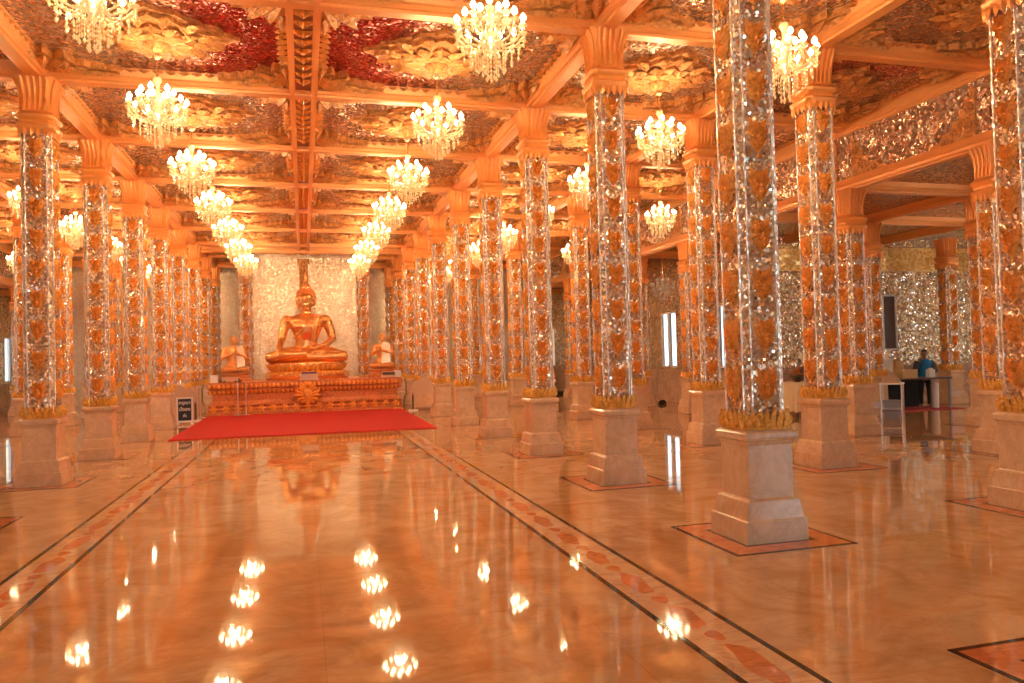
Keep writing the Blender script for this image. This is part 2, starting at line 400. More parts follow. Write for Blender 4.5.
# ceiling ornament : medallion and corner scrolls in every panel
def wavy(a, b, n, lobes, amp, ph=0):
    return [(a*math.cos(t)*(1+amp*math.cos(lobes*t+ph)), b*math.sin(t)*(1+amp*math.cos(lobes*t+ph))) for t in (2*PI*i/n for i in range(n))]
def pointed(a, b, n=64):
    P = []
    for i in range(n):
        t = 2*PI*i/n; c, s_ = math.cos(t), math.sin(t)
        r = 1/(abs(c)**.85 + abs(s_)**.85)**(1/.85) * 1.0
        r = .45*r + .55*(1/math.sqrt(c*c+s_*s_))*(.86+.14*abs(math.cos(2*t))) + .035*math.cos(16*t)
        P.append((a*r*c, b*r*s_))
    return P
def medallion_mesh(a, b):
    mb = MB()
    for q, z in ((1.0, 0), (.86, -.05), (.6, -.09)):
        mb.slab([(x*q, y*q) for x, y in pointed(a, b)], z-.05, z+.02)
    mb.slab(wavy(a*.42, b*.42, 48, 8, .1), -.18, -.1)
    for i in range(12):
        t = 2*PI*i/12
        mb.leaf((.25*a*math.cos(t), .25*b*math.sin(t), -.16), (.62*a*math.cos(t), .62*b*math.sin(t), -.13), .1, .05, (0, 0, -1), 4)
        mb.leaf((.55*a*math.cos(t+.26), .55*b*math.sin(t+.26), -.12), (.86*a*math.cos(t+.26), .86*b*math.sin(t+.26), -.08), .09, .05, (0, 0, -1), 4)
    mb.lathe([(.05, -.3), (.1, -.26), (.16, -.2), (.2, -.12)], 12)
    return mb
def corners_mesh(ax, ay):
    mb = MB()
    for sx in (-1, 1):
        for sy in (-1, 1):
            F = Matrix.Translation((sx*ax, sy*ay, 0)) @ Matrix.Diagonal((-sx, -sy, 1, 1))
            P = [(0, 0), (1.0, 0), (1.02, .08), (.92, .14), (.84, .11), (.74, .2), (.66, .17), (.6, .27), (.5, .25), (.47, .36), (.42, .42), (.43, .56), (.33, .5), (.26, .44), (.24, .56), (.2, .66), (.13, .58), (.11, .74), (.06, .82), (0, .86)]
            if sx*sy < 0: P = list(reversed(P))
            P = [(F @ Vector((x, y, 0)))[:2] for x, y in P]
            if sx*sy > 0: pass
            mb.slab(P, -.09, .01)
            for (bx, by, tx, ty, w) in ((.08, .08, .46, .52, .09), (.1, .04, .62, .2, .08), (.04, .1, .2, .6, .07), (.4, .04, .95, .06, .06), (.04, .4, .06, .8, .05), (.3, .1, .42, .4, .06)):
                p = F @ Vector((bx, by, -.09)); q = F @ Vector((tx, ty, -.11)); mb.leaf(p, q, w, .06, (0, 0, -1), 4)
    # running border of leaves along the beams
    for sx, sy, L in ((0, 1, ax), (0, -1, ax), (1, 0, ay), (-1, 0, ay)):
        n = int(L*2/.17)
        for i in range(n):
            u = -L + (i+.5)*2*L/n
            b = (u, sy*ay, -.03) if sy else (sx*ax, u, -.03)
            t = (u+.03, sy*(ay-.15), -.05) if sy else (sx*(ax-.15), u+.03, -.05)
            mb.leaf(b, t, .075, .04, (0, 0, -1), 3)
    return mb
CHX = 1.135*S
nave_hx = (W-.16-.2)/2; nave_cx = .2+nave_hx
aisle_h = SP/2-.17
med_n = medallion_mesh(.98, .80).build('ceiling_medallion', M['goldcarve'], ceiling)
med_a = medallion_mesh(.92, .86).build('ceiling_medallion', M['goldcarve'], ceiling)
cor_n = corners_mesh(nave_hx, SP/2-.15).build('panel_ornament', M['goldcarve'], ceiling)
cor_a = corners_mesh(aisle_h, SP/2-.15).build('panel_ornament', M['goldcarve'], ceiling)
used = set()
def place(o, loc):
    if o.name in used: o = o.copy(); COL.objects.link(o)
    used.add(o.name); o.location = loc; return o
for k in range(0, 8):
    for sx in (-1, 1):
        place(med_n, (sx*CHX, ky(k+.5), HC-.005)); place(cor_n, (sx*nave_cx, ky(k+.5), HC-.005))
for k in range(0, 8):
    for x in (XR[0]+SP/2, XR[1]+SP/2): place(med_a, (x, ky(k+.5), HC-.005)); place(cor_a, (x, ky(k+.5), HC-.005))
    if k > 1:
        for x in (XL[0]-SP/2,) + ((XL[1]-SP/2,) if k > 3 else ()): place(med_a, (x, ky(k+.5), HC-.005)); place(cor_a, (x, ky(k+.5), HC-.005))

# scroll brackets under the drop wall
def bracket():
    mb = MB()
    P = [(0, 0), (0, .75), (.07, .82), (.12, .62), (.2, .66), (.2, .5), (.3, .5), (.3, .36), (.42, .34), (.45, .22), (.62, .2), (.7, .1), (.86, .08), (.9, 0)]
    P = list(reversed(P))
    mb.rings([[(-.05, y, z) for y, z in P], [(.05, y, z) for y, z in P]])
    for (a, b_, r) in ((.16, .22, .12), (.34, .16, .09), (.1, .48, .08), (.56, .09, .06)):
        for i in range(14):
            t = i*.55; q = r*(1-i/18)
            mb.ball((-.06, a+q*math.cos(t), b_+q*math.sin(t)), .022, 6, 4)
    return mb
br = bracket().build('scroll_bracket', M['goldcarve'], bpy.data.objects['wall_clerestory_right'])
for k in range(0, 9):
    for dy in (1, -1):
        o = place(br, (XR[2]-.03, ky(k)+dy*.2, HL+.2)); o.scale = (1, dy, 1)

# ------------------------------------------------------------------ columns
def motif(mb, z, M4):
    """lotus crown: flaring leaves, rosette and hanging bud on one face (face looks to -y, surface at y=0)"""
    t = MB(); n = (0, -1, 0); h = .055
    for sx in (-1, 1):
        t.leaf((sx*.03, 0, z-.02), (sx*.098, 0, z+.165), .030, h, n, 5, -.01)
        t.leaf((sx*.04, 0, z-.05), (sx*.112, 0, z+.07), .026, h, n, 4)
        t.leaf((sx*.02, -.01, z+.0), (sx*.042, -.012, z+.135), .022, h, n, 4)
        t.leaf((sx*.012, -.004, z-.14), (sx*.085, -.004, z-.03), .030, h, n, 4)
        t.ball((sx*.062, -.012, z+.005), (.032, .026, .04), 7, 4)
        t.ball((sx*.088, -.01, z+.03), (.017, .018, .02), 6, 3)
    t.leaf((0, -.012, z+.0), (0, -.012, z+.115), .026, h*1.1, n, 4)
    t.leaf((0, -.012, z-.02), (0, -.008, z-.15), .03, h, n, 4)
    t.ball((0, -.018, z-.005), (.036, .028, .036), 8, 4)
    for i in range(6):
        a = i*PI/3; t.ball((.045*math.cos(a), -.022, z-.005+.045*math.sin(a)), (.019, .018, .019), 6, 3)
    t.ball((0, -.008, z-.145), (.024, .022, .03), 6, 4); t.ball((0, -.004, z-.195), (.014, .014, .024), 6, 3)
    t.leaf((0, 0, z-.16), (.035, 0, z-.125), .014, .012, n, 2); t.leaf((0, 0, z-.16), (-.035, 0, z-.125), .014, .012, n, 2)
    mb.add([(x*.84, y, z+(zz-z)*.9) for x, y, zz in t.v], t.f, M4)
SH = .184; CH = .052
def oct_ring(a, c, z):
    return [(a, -a+c, z), (a, a-c, z), (a-c, a, z), (-a+c, a, z), (-a, a-c, z), (-a, -a+c, z), (-a+c, -a, z), (a-c, -a, z)]
def column_meshes(H, tag_):
    root = thing('column', 'x', 'column')
    p = MB(); p.square([(.29, 0), (.29, .178), (.284, .184), (.270, .188), (.268, .2), (.256, .28), (.246, .335), (.232, .348), (.22, .352), (.213, .36), (.21, .80), (.215, .81), (.222, .835), (.243, .85), (.247, .87), (.247, .90), (.235, .915), (.21, .93)])
    p.build('pedestal', M['ped'], root)
    ztop = H-.82
    p = MB(); p.rings([oct_ring(SH, CH, .92), oct_ring(SH, CH, ztop+.05)])
    shaft = p.build('shaft', M['shaft'], root)
    p = MB()
    for i, (x, y, _) in enumerate(oct_ring(SH+.004, CH, 0)):
        p.tube([(x, y, .95), (x, y, ztop+.02)], .011, 6)
    p.build('edge_bead', M['bead'], shaft)
    # lotus collar
    p = MB(); p.rings([oct_ring(.215, .06, .93), oct_ring(.222, .06, .95), oct_ring(.215, .06, .97), oct_ring(.20, .055, .985)])
    for row, (r, zb, zt, nn, w, off) in enumerate(((.205, .95, 1.10, 24, .032, 0), (.222, .94, 1.04, 24, .03, .5))):
        R = oct_ring(r, .06, 0); per = [Vector(R[i]) for i in range(8)]
        L = [(per[(i+1) % 8]-per[i]).length for i in range(8)]; T = sum(L)
        for q in range(nn):
            d = (q+off)/nn*T; i = 0
            while d > L[i]: d -= L[i]; i += 1
            pt = per[i].lerp(per[(i+1) % 8], d/L[i]); nr = Vector((pt.x, pt.y, 0)).normalized()
            p.leaf((pt.x, pt.y, zb), (pt.x+nr.x*.02, pt.y+nr.y*.02, zt), w, .03, nr, 4)
            p.ball((pt.x+nr.x*.03, pt.y+nr.y*.03, zt-.03), .013, 5, 3)
    p.build('lotus_collar', M['collar'], root, True)
    # four ornament strips
    zs = []; z = 1.32
    while z < ztop-.12: zs.append(z); z += .425
    for i in range(4):
        p = MB(); M4 = Matrix.Rotation(i*PI/2, 4, 'Z') @ Matrix.Translation((0, -SH+.002, 0))
        for z in zs: motif(p, z, M4)
        p.build('ornament_strip', M['orn'], root, True)
    # capital
    p = MB(); Z = ztop
    p.rings([oct_ring(a, c, z) for a, c, z in ((.2, .055, Z+.03), (.24, .06, Z+.10), (.245, .06, Z+.14), (.215, .055, Z+.17), (.215, .055, Z+.21), (.245, .06, Z+.24), (.25, .06, Z+.28), (.21, .05, Z+.32), (.19, .045, Z+.34), (.185, .045, Z+.5), (.2, .045, Z+.66), (.235, .05, Z+.78), (.25, .05, Z+.82))])
    for row, (r, zb, zt) in enumerate(((.215, Z+.11, Z-.03),)):
        R = oct_ring(r, .055, 0); per = [Vector(q) for q in R]; L = [(per[(i+1) % 8]-per[i]).length for i in range(8)]; T = sum(L)
        for q in range(20):
            d = (q+.5)/20*T; i = 0
            while d > L[i]: d -= L[i]; i += 1
            pt = per[i].lerp(per[(i+1) % 8], d/L[i]); nr = Vector((pt.x, pt.y, 0)).normalized()
            p.leaf((pt.x, pt.y, zb), (pt.x, pt.y, zt), .036, .03, nr, 4)
    for i in range(4):
        M4 = Matrix.Rotation(i*PI/2, 4, 'Z')
        for u in (-.13, -.066, 0, .066, .13):
            t = MB(); t.tube([(u, -.19, Z+.35), (u, -.19, Z+.52), (u*1.08, -.205, Z+.66), (u*1.2, -.25, Z+.78), (u*1.2, -.265, Z+.8)], [.024, .024, .025, .028, .02], 6)
            p.add(t.v, t.f, M4)
    p.build('capital', M['capital'], root, True)
    return root
tall = column_meshes(HT+.01, 't'); short = column_meshes(HL+.01, 's')
ORD = ['nearest', 'second', 'third', 'fourth', 'fifth', 'sixth', 'seventh', 'eighth', 'ninth', 'tenth', 'eleventh', 'twelfth']
def col_label(rowname, i): return 'orange-gold and mirror mosaic column, %s in the row %s' % (ORD[i], rowname)
rows = [(XR[0], tall, list(range(0, 10)), 'along the right side of the nave'),
        (XR[1], tall, list(range(0, 10)), 'one aisle to the right of the nave row'),
        (XR[2], short, list(range(1, 10)), 'two aisles to the right of the nave row, under the drop beam'),
        (XR[3], short, [2, 3], 'of the right-hand transept beside the desk'),
        (XL[0], tall, list(range(1, 10)), 'along the left side of the nave'),
        (XL[1], tall, list(range(3, 10)), 'one aisle to the left of the nave row'),
        (XL[2], short, list(range(5, 10)), 'outermost on the left, before the left windows')]
first = {tall: True, short: True}
col_xy = []
def put_col(proto, x, y, label, group):
    if first[proto]: o = proto; first[proto] = False
    else: o = copy_tree(proto)
    o.location = (x, y, 0); o['label'] = label; o['group'] = group; col_xy.append((x, y))
    return o
for x, proto, ks, nm in rows:
    for i, k in enumerate(ks): put_col(proto, x, ky(k), col_label(nm, i), 'columns ' + nm)
put_col(short, 10.78*S, 10.66*S, 'orange-gold and mirror mosaic column standing right of the desk by the mosaic wall', 'columns of the right-hand transept beside the desk')

# floor inlay: frames round the columns, long stripes along the nave
def frame_mb(o, w):
    mb = MB()
    for a, b in ((o, o-w),):
        mb.box(-a, a, -a, -b, .0, .003); mb.box(-a, a, b, a, 0, .003); mb.box(-a, -b, -b, b, 0, .003); mb.box(b, a, -b, b, 0, .003)
    return mb
FO = .35*S
fr = MB(); fr.cur = 0
for a, w in ((FO, .035), (.335, .03)):
    t = frame_mb(a, w); fr.add(t.v, t.f)
fr.cur = 1
t = frame_mb(FO-.035, FO-.035-.335); fr.add([(x, y, z*.8) for x, y, z in t.v], t.f)
fr = fr.build('inlay_frame', [M['dark'], M['salmon']], floor)
for x, y in col_xy + [(XR[0], ky(-1))]:
    place(fr, (x, y, 0.0005))
for sx in (-1, 1):
    for a, b, mt, nm in ((1.195, 1.22, 'dark', 'dark_stripe'), (1.43, 1.455, 'dark', 'dark_stripe'), (1.22, 1.43, 'cream', 'cream_band')):
        mb = MB(); mb.box(min(sx*a*S, sx*b*S), max(sx*a*S, sx*b*S), BACK, 15.7*S, 0.0005, .003); mb.build(nm, M[mt], floor)
    mb = MB(); y = .2*S
    rnd = random.Random(3)
    while y < 15.5*S:
        L = rnd.uniform(.38, .62)
        P = wavy(.075, L/2, 22, 5, .10, rnd.uniform(0, 6))
        mb.slab([(sx*1.325*S+px+.012*math.sin(9*py), y+L/2+py) for px, py in P], .003, .0042)
        y += L+.05
        P = wavy(.05, .08, 12, 3, .12, rnd.uniform(0, 6)); mb.slab([(sx*1.325*S+px, y+.08+py) for px, py in P], .003, .0042); y += .21
    mb.build('salmon_inlay', M['salmon'], floor)

# ------------------------------------------------------------------ chandeliers
def crystal(mb, x, y, z, w, h):
    mb.add([(x, y, z), (x+w, y, z-h*.6), (x, y+w, z-h*.6), (x-w, y, z-h*.6), (x, y-w, z-h*.6), (x, y, z-h)],
           [(0, 1, 2), (0, 2, 3), (0, 3, 4), (0, 4, 1), (2, 1, 5), (3, 2, 5), (4, 3, 5), (1, 4, 5)])
ROD = HC-.3-3.07*S
def chandelier_parts(rod):
    P = {}
    s = MB(); s.tube([(0, 0, .42), (0, 0, rod)], .012, 6); s.lathe([(.01, rod-.05), (.05, rod-.02), (.06, rod)], 10); P['rod'] = s
    s = MB(); s.lathe([(.012, .44), (.05, .43), (.055, .39), (.025, .34), (.022, .26), (.05, .22), (.06, .16), (.03, .1), (.028, .04), (.09, -.02), (.11, -.06), (.07, -.12), (.02, -.17), (.03, -.2), (.005, -.24)], 14); P['stem'] = s
    arms = []
    for n, r, z, ph in ((12, .345, .07, 0), (6, .19, .21, .26)):
        for i in range(n):
            t = 2*PI*i/n+ph; c, q = math.cos(t), math.sin(t)
            a = MB(); a.tube([(c*.05, q*.05, z-.12), (c*r*.4, q*r*.4, z-.20), (c*r*.75, q*r*.75, z-.17), (c*r*.97, q*r*.97, z-.08), (c*r, q*r, z-.03)], .011, 6)
            a.lathe([(.006, z-.05), (.045, z-.03), (.05, z-.02), (.012, z-.015), (.012, z+.03)], 8, c=(c*r, q*r, 0))
            b = MB(); b.lathe([(.012, z+.02), (.03, z+.045), (.032, z+.06), (.02, z+.085), (.004, z+.105)], 8, c=(c*r, q*r, 0))
            arms.append((a, b))
    P['arms'] = arms
    s = MB(); rnd = random.Random(5)
    for n, r, z0, cnt in ((24, .345, -.0, 2), (12, .29, -.10, 3), (12, .215, -.14, 4), (9, .13, -.17, 5), (5, .05, -.2, 6), (12, .19, .17, 2)):
        for i in range(n):
            t = 2*PI*i/n+rnd.uniform(-.06, .06); z = z0
            for j in range(cnt):
                h = .042 if j < cnt-1 else .065
                crystal(s, r*math.cos(t), r*math.sin(t), z, .011 if j < cnt-1 else .018, h); z -= h*1.02
    for i in range(12):                             # swags between the arms
        t0, t1 = 2*PI*i/12, 2*PI*(i+1)/12
        for j in range(1, 6):
            u = j/6; t = t0+(t1-t0)*u; crystal(s, .345*math.cos(t), .345*math.sin(t), .04-.09*math.sin(PI*u), .013, .03)
            crystal(s, (.345*u+.06*(1-u))*math.cos(t0), (.345*u+.06*(1-u))*math.sin(t0), .36-.32*u-.1*math.sin(PI*u), .011, .03)
    P['drops'] = s
    return P
def full_chandelier():
    P = chandelier_parts(ROD+.0); r = thing('chandelier', 'x', 'chandelier')
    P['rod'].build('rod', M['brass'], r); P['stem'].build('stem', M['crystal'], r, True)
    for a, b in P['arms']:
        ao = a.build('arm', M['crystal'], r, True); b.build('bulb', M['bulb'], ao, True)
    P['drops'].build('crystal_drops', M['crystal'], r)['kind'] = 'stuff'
    return r
def flat_chandelier(lit=True, rod=None):
    P = chandelier_parts(rod if rod else ROD); m_ = MB()
    def put(src, idx): m_.cur = idx; m_.add(src.v, src.f)
    put(P['rod'], 0); put(P['stem'], 1); put(P['drops'], 1)
    for a, b in P['arms']: put(a, 1); put(b, 2)
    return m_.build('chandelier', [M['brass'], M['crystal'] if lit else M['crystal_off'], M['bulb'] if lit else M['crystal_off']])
lamp = bpy.data.lights.new('chandelier_lamp', 'POINT'); lamp.energy = 135; lamp.color = (1, .765, .49); lamp.shadow_soft_size = .11
FULL = full_chandelier(); FLAT = flat_chandelier()
cfirst = {FULL: True, FLAT: True}
def put_ch(x, y, full, label, group, lit=True):
    p = FULL if full else FLAT
    if cfirst[p]: o = p; cfirst[p] = False
    else: o = copy_tree(p)
    o.location = (x, y, 3.05*S); tag(o, label, 'chandelier', group)
    l = bpy.data.objects.new('lamp', lamp); COL.objects.link(l); l.parent = o; l.location = (0, 0, -.02)
    return o
for k in range(0, 7):
    for sx, nm in ((1, 'right'), (-1, 'left')):
        put_ch(sx*CHX, ky(k+.5), k < 4, 'lit crystal chandelier over the %s half of the nave, %s from the front' % (nm, ORD[k]), 'lit chandeliers hung along the nave')
for k in range(0, 7):
    put_ch(XR[0]+SP/2, ky(k+.5), k < 3, 'lit crystal chandelier over the aisle right of the nave, %s from the front' % ORD[k], 'lit chandeliers over the right aisle')
for k in range(2, 7):
    put_ch(XL[0]-SP/2, ky(k+.5), False, 'lit crystal chandelier over the aisle left of the nave, %s in that line' % ORD[k-2], 'lit chandeliers over the left aisle')
for k in (3, 5):
    put_ch(XR[1]+SP/2, ky(k+.5), False, 'crystal chandelier over the second aisle to the right, %s in that line' % ORD[(k-3)//2], 'chandeliers over the outer right aisle')
o = flat_chandelier(False, HLC-2.28*S); o.location = (6.78*S, 13.5*S, 2.28*S)
tag(o, 'unlit pale crystal chandelier hanging low before the right windows', 'chandelier')
# more chandeliers: aisle and transept ones added to brighten dark parts of the hall
for k in (7, 8):
    for x, nm in ((XR[0]+SP/2, 'right'), (XL[0]-SP/2, 'left')):
        put_ch(x, ky(k+.5), False, 'added lit crystal chandelier deep in the %s aisle beyond the altar front, %s one' % (nm, 'nearer' if k == 7 else 'farther'), 'added lit chandeliers beyond the altar front')
for k in (4, 5, 6): put_ch(XL[1]-SP/2, ky(k+.5), False, 'added lit crystal chandelier over the outer left aisle, %s in that line' % ORD[k-4], 'added lit chandeliers over the outer left aisle')  # added to lighten the dark far left
for x, y in ((9.1, 5.0), (11.2, 6.4), (12.0, 8.3)):  # unseen chandeliers added to warm the transept wall
    put_ch(x*S, y*S, False, 'added lit crystal chandelier low in the transept outside the view', 'added chandeliers in the transept').location.z = 2.1*S
for x, y in ((CHX, ky(-.5)), (-CHX, ky(-.5)), (XR[1]+SP/2, ky(-.5)), (XL[1]-SP/2, ky(1.5))):
    put_ch(x, y, False, 'lit crystal chandelier behind the viewpoint', 'chandeliers behind the viewpoint')

# ------------------------------------------------------------------ altar end
SWY = 18.9*S; SWX0, SWX1 = -1.36*S, 1.42*S
mb = MB(); mb.box(SWX0, SWX1, SWY, SWY+.3, 0, HC+.05); struct(mb.build('wall_altar', M['altarwall']))
beam((XL[0], 17.95*S, 0), (XR[0], 17.95*S, 0), .15, HT-.08, HC)
mb = MB()                                           # gilt pilaster on the wall above the statue
mb.box(-.16, .16, SWY-.06, SWY, 2.2*S, 3.5*S); mb.box(-.1, .1, SWY-.1, SWY, 2.3*S, 3.45*S)
mb.box(-.22, .22, SWY-.12, SWY, 3.38*S, 3.5*S)
for i in range(8):
    z = (2.9+.07*i)*S; mb.leaf((0, SWY-.1, z-.06), (0, SWY-.1, z+.1), .08, .06, (0, -1, 0), 4)
struct(mb.build('trim_pilaster', M['goldcarve']))
put_col(tall, -1.30*S, 18.35*S, 'mirror mosaic column at the left edge of the wall behind the statue', 'columns flanking the altar wall')
put_col(tall, 1.36*S, 18.35*S, 'mirror mosaic column at the right edge of the wall behind the statue', 'columns flanking the altar wall')

AX0, AX1, AY0, AY1, AZ = -1.88*S, 1.92*S, 15.78*S, 18.1*S, .655*S
acx, aw = (AX0+AX1)/2, (AX1-AX0)/2; acy, ad_ = (AY0+AY1)/2, (AY1-AY0)/2
altar = thing('altar', 'tiered gilt and red carved altar platform under the seated statue', 'altar', (acx, AY0, 0))
mb = MB()
def aring(i, z): return [(-aw+i, i, z), (aw-i, i, z), (aw-i, 2*ad_-i, z), (-aw+i, 2*ad_-i, z)]
prof = [(0, 0), (0, .1), (.03, .12), (.02, .2), (.06, .26), (.02, .32), (.1, .38), (.13, .42), (.16, .46), (.16, .66), (.13, .7), (.08, .74), (.05, .78), (.07, .82), (.02, .86), (0, .9), (0, .98), (.03, 1.0), (.03, AZ)]
mb.rings([aring(i, z) for i, z in prof]); mb.build('platform', M['altar'], altar)
mb = MB()
n = 17
for i in range(n):
    x = -aw+.2+(2*aw-.4)*i/(n-1); mb = MB()
    mb.ball((x, .03, .21), (.075, .05, .075), 10, 6)
    for j in range(6):
        a = j*PI/3; mb.leaf((x+.05*math.cos(a), .02, .21+.05*math.sin(a)), (x+.125*math.cos(a), .02, .21+.125*math.sin(a)), .04, .03, (0, -1, 0), 3)
    mb.build('rosette', M['orn'], altar, True)
mb = MB()
for i in range(44):
    x = -aw+.08+(2*aw-.16)*i/43
    mb.leaf((x, .0, .86), (x, .0, 1.0), .06, .04, (0, -1, 0), 3); mb.leaf((x, .05, .80), (x, .1, .68), .06, .04, (0, -1, 0), 3)
mb.build('petal_border', M['orn'], altar, True)
mb = MB()                                           # central crest
mb.ball((0, -.02, .62), (.17, .1, .2), 14, 8); mb.ball((0, -.06, .9), (.09, .08, .1), 12, 8)
for i in range(9):
    a = -1.2+2.4*i/8
    mb.leaf((.1*math.sin(a), -.05, .66+.1*math.cos(a)), (.34*math.sin(a), -.04, .68+.36*math.cos(a)), .06, .05, (0, -1, 0), 4)
for s_ in (-1, 1):
    for (bx, bz_, tx, tz, w_l) in ((.1, .6, .4, .72, .07), (.1, .55, .42, .56, .07), (.08, .5, .34, .40, .06), (.05, .46, .2, .3, .06)):
        mb.leaf((s_*bx, -.05, bz_), (s_*tx, -.05, tz), w_l, .06, (0, -1, 0), 4)
mb.leaf((0, -.06, .56), (0, -.06, .26), .12, .06, (0, -1, 0), 5)
mb.build('centre_crest', M['orn'], altar, True)

# ---------------- statues (voxel-merged single surfaces)
def remesh(o, vox, smooth=6):
    r = o.modifiers.new('merge', 'REMESH'); r.mode = 'VOXEL'; r.voxel_size = vox; r.use_smooth_shade = True
    s_ = o.modifiers.new('soften', 'SMOOTH'); s_.iterations = smooth; s_.factor = .5
    return o
def taper(mb, pts, rad, n=14):
    mb.tube(pts, rad, n)
    for p, r in zip(pts, rad): mb.ball(p, r*.99, 14, 8)
bz = AZ
bud = thing('buddha_statue', 'large polished gold seated Buddha statue at the centre of the altar', 'statue', (.03*S, 17.3*S, bz))
mb = MB()                                           # legs, torso, arms, head: local z from the altar top
q = .56
mb.ball((0, .1, q+.3), (.62, .5, .36), 20, 12)      # hips
for s_ in (-1, 1):
    taper(mb, [(s_*.35, .0, q+.3), (s_*.85, -.25, q+.26), (s_*1.2, -.42, q+.2)], [.3, .27, .2])
    taper(mb, [(s_*1.2, -.42, q+.2), (s_*.7, -.72, q+.2 + (.1 if s_ < 0 else 0)), (s_*.05, -.72, q+.2 + (.12 if s_ < 0 else 0))], [.2, .17, .11])
    mb.ball((s_*-.42, -.72, q+.22 + (.14 if s_ < 0 else .02)), (.28, .12, .08), 14, 8)   # feet
R = []
for z, hw, hd, yy in ((q+.25, .5, .36, .05), (q+.5, .40, .30, .02), (q+.8, .38, .29, .0), (q+1.05, .47, .33, -.02), (q+1.3, .58, .36, -.02), (q+1.5, .62, .33, .0), (q+1.62, .55, .27, .03), (q+1.72, .33, .2, .04)):
    R.append([(hw*math.cos(2*PI*i/24)*(1 if True else 0), yy+hd*math.sin(2*PI*i/24), z) for i in range(24)])
mb.rings(R)
for s_ in (-1, 1):
    mb.ball((s_*.27, -.27, q+1.28), (.22, .12, .16), 14, 8)   # chest
    mb.ball((s_*.66, .02, q+1.5), (.2, .2, .19), 14, 8)
taper(mb, [(-.69, .02, q+1.48), (-.80, .0, q+1.05), (-.86, -.05, q+.78)], [.185, .16, .135])
taper(mb, [(-.86, -.05, q+.78), (-.9, -.4, q+.6), (-.92, -.62, q+.48)], [.135, .115, .085])
for i in range(4): mb.tube([(-.86-.05*i+.02, -.66, q+.47), (-.86-.05*i, -.74, q+.4), (-.86-.05*i, -.77, q+.25), (-.86-.05*i, -.76, q+.14+.02*abs(i-1.5))], [.034, .032, .028, .02], 8)
mb.ball((-.92, -.66, q+.45), (.11, .08, .07), 12, 8); mb.tube([(-.83, -.64, q+.46), (-.77, -.72, q+.38), (-.76, -.76, q+.28)], [.035, .032, .022], 8)
taper(mb, [(.69, .02, q+1.48), (.84, .02, q+1.05), (.88, -.05, q+.82)], [.185, .16, .135])
taper(mb, [(.88, -.05, q+.82), (.6, -.42, q+.6), (.28, -.58, q+.5)], [.135, .115, .085])
mb.ball((.16, -.62, q+.48), (.17, .1, .05), 12, 8)
for i in range(4): mb.tube([(.1, -.56-.045*i, q+.5), (-.05, -.56-.045*i, q+.5), (-.2+.02*abs(i-1.5), -.57-.04*i, q+.5)], [.03, .028, .018], 8)
mb.tube([(.14, -.56, q+.52), (.05, -.6, q+.57), (-.02, -.62, q+.57)], [.032, .03, .02], 8)
mb.tube([(0, .05, q+1.6), (0, .02, q+1.95)], [.2, .17], 16)
hz = q+2.22
mb.ball((0, 0, hz), (.285, .32, .37), 22, 14); mb.ball((0, -.05, hz-.2), (.2, .24, .19), 18, 10)
mb.tube([(0, -.31, hz+.1), (0, -.35, hz+.0), (0, -.40, hz-.07), (0, -.33, hz-.11)], [.03, .035, .055, .03], 10)
mb.ball((0, -.29, hz-.19), (.085, .05, .025), 12, 6); mb.ball((0, -.285, hz-.225), (.07, .05, .025), 12, 6); mb.ball((0, -.25, hz-.32), (.09, .07, .06), 12, 6)
for s_ in (-1, 1):
    mb.ball((s_*.115, -.275, hz+.035), (.075, .04, .028), 12, 6)
    mb.tube([(s_*.03, -.32, hz+.11), (s_*.11, -.315, hz+.14), (s_*.2, -.25, hz+.1)], [.018, .02, .014], 8)
    mb.tube([(s_*.29, .02, hz+.12), (s_*.315, .02, hz), (s_*.3, .0, hz-.2), (s_*.29, -.02, hz-.33)], [.05, .06, .04, .05], 8)
body = remesh(mb.build('body', M['buddha'], bud, True), .024, 4)
mb = MB()
mb.ball((0, .05, hz+.13), (.31, .31, .30), 20, 10); mb.ball((0, .05, hz+.42), (.17, .17, .16), 16, 8)
rnd = random.Random(2)
for i in range(150):
    a = rnd.uniform(0, 2*PI); e = math.asin(rnd.uniform(.05, 1))
    x, y, z = math.cos(a)*math.cos(e), math.sin(a)*math.cos(e), math.sin(e)
    if y < -.75 and z < .35: continue
    mb.ball((x*.31, .05+y*.31, hz+.13+z*.30), .034, 6, 4)
    if i < 60: mb.ball((x*.17, .05+y*.17, hz+.42+z*.16), .026, 6, 4)
mb.lathe([(.06, hz+.55), (.09, hz+.62), (.05, hz+.72), (.07, hz+.78), (.03, hz+.9), (.004, hz+1.02)], 10, c=(0, .05, 0))
mb.build('curled_hair', M['robe'], bud, True)
mb = MB()                                           # robe edge across the chest and the long shoulder cloth
mb.tube([(.5, -.18, q+1.66), (.3, -.34, q+1.5), (.0, -.37, q+1.25), (-.3, -.36, q+1.02), (-.45, -.22, q+.85)], .028, 8)
R = []
for i in range(9):
    u = i/8; z = q+1.69-.95*u; y = (-.17, -.27, -.335, -.37, -.38, -.365, -.34, -.315, -.30)[i]; x = .34-.14*u
    R.append([(x-.075, y-.012, z), (x, y-.035, z), (x+.075, y+.0, z), (x+.08, y+.07, z), (x-.075, y+.07, z)])
mb.rings(R)
mb.build('shoulder_cloth', M['robe'], bud, True)
mb = MB()                                           # lotus seat with its cushions
def el(a, b, z, n=40): return [(a*math.cos(2*PI*i/n), -.15+b*math.sin(2*PI*i/n), z) for i in range(n)]
mb.rings([el(1.38, .92, 0), el(1.42, .95, .06), el(1.40, .94, .18), el(1.25, .86, .26), el(1.2, .82, .3), el(1.26, .86, .36), el(1.32, .9, .46), el(1.3, .88, .56), el(1.2, .8, .6)])
mb.build('lotus_seat', M['buddha'], bud, True)
mb = MB()
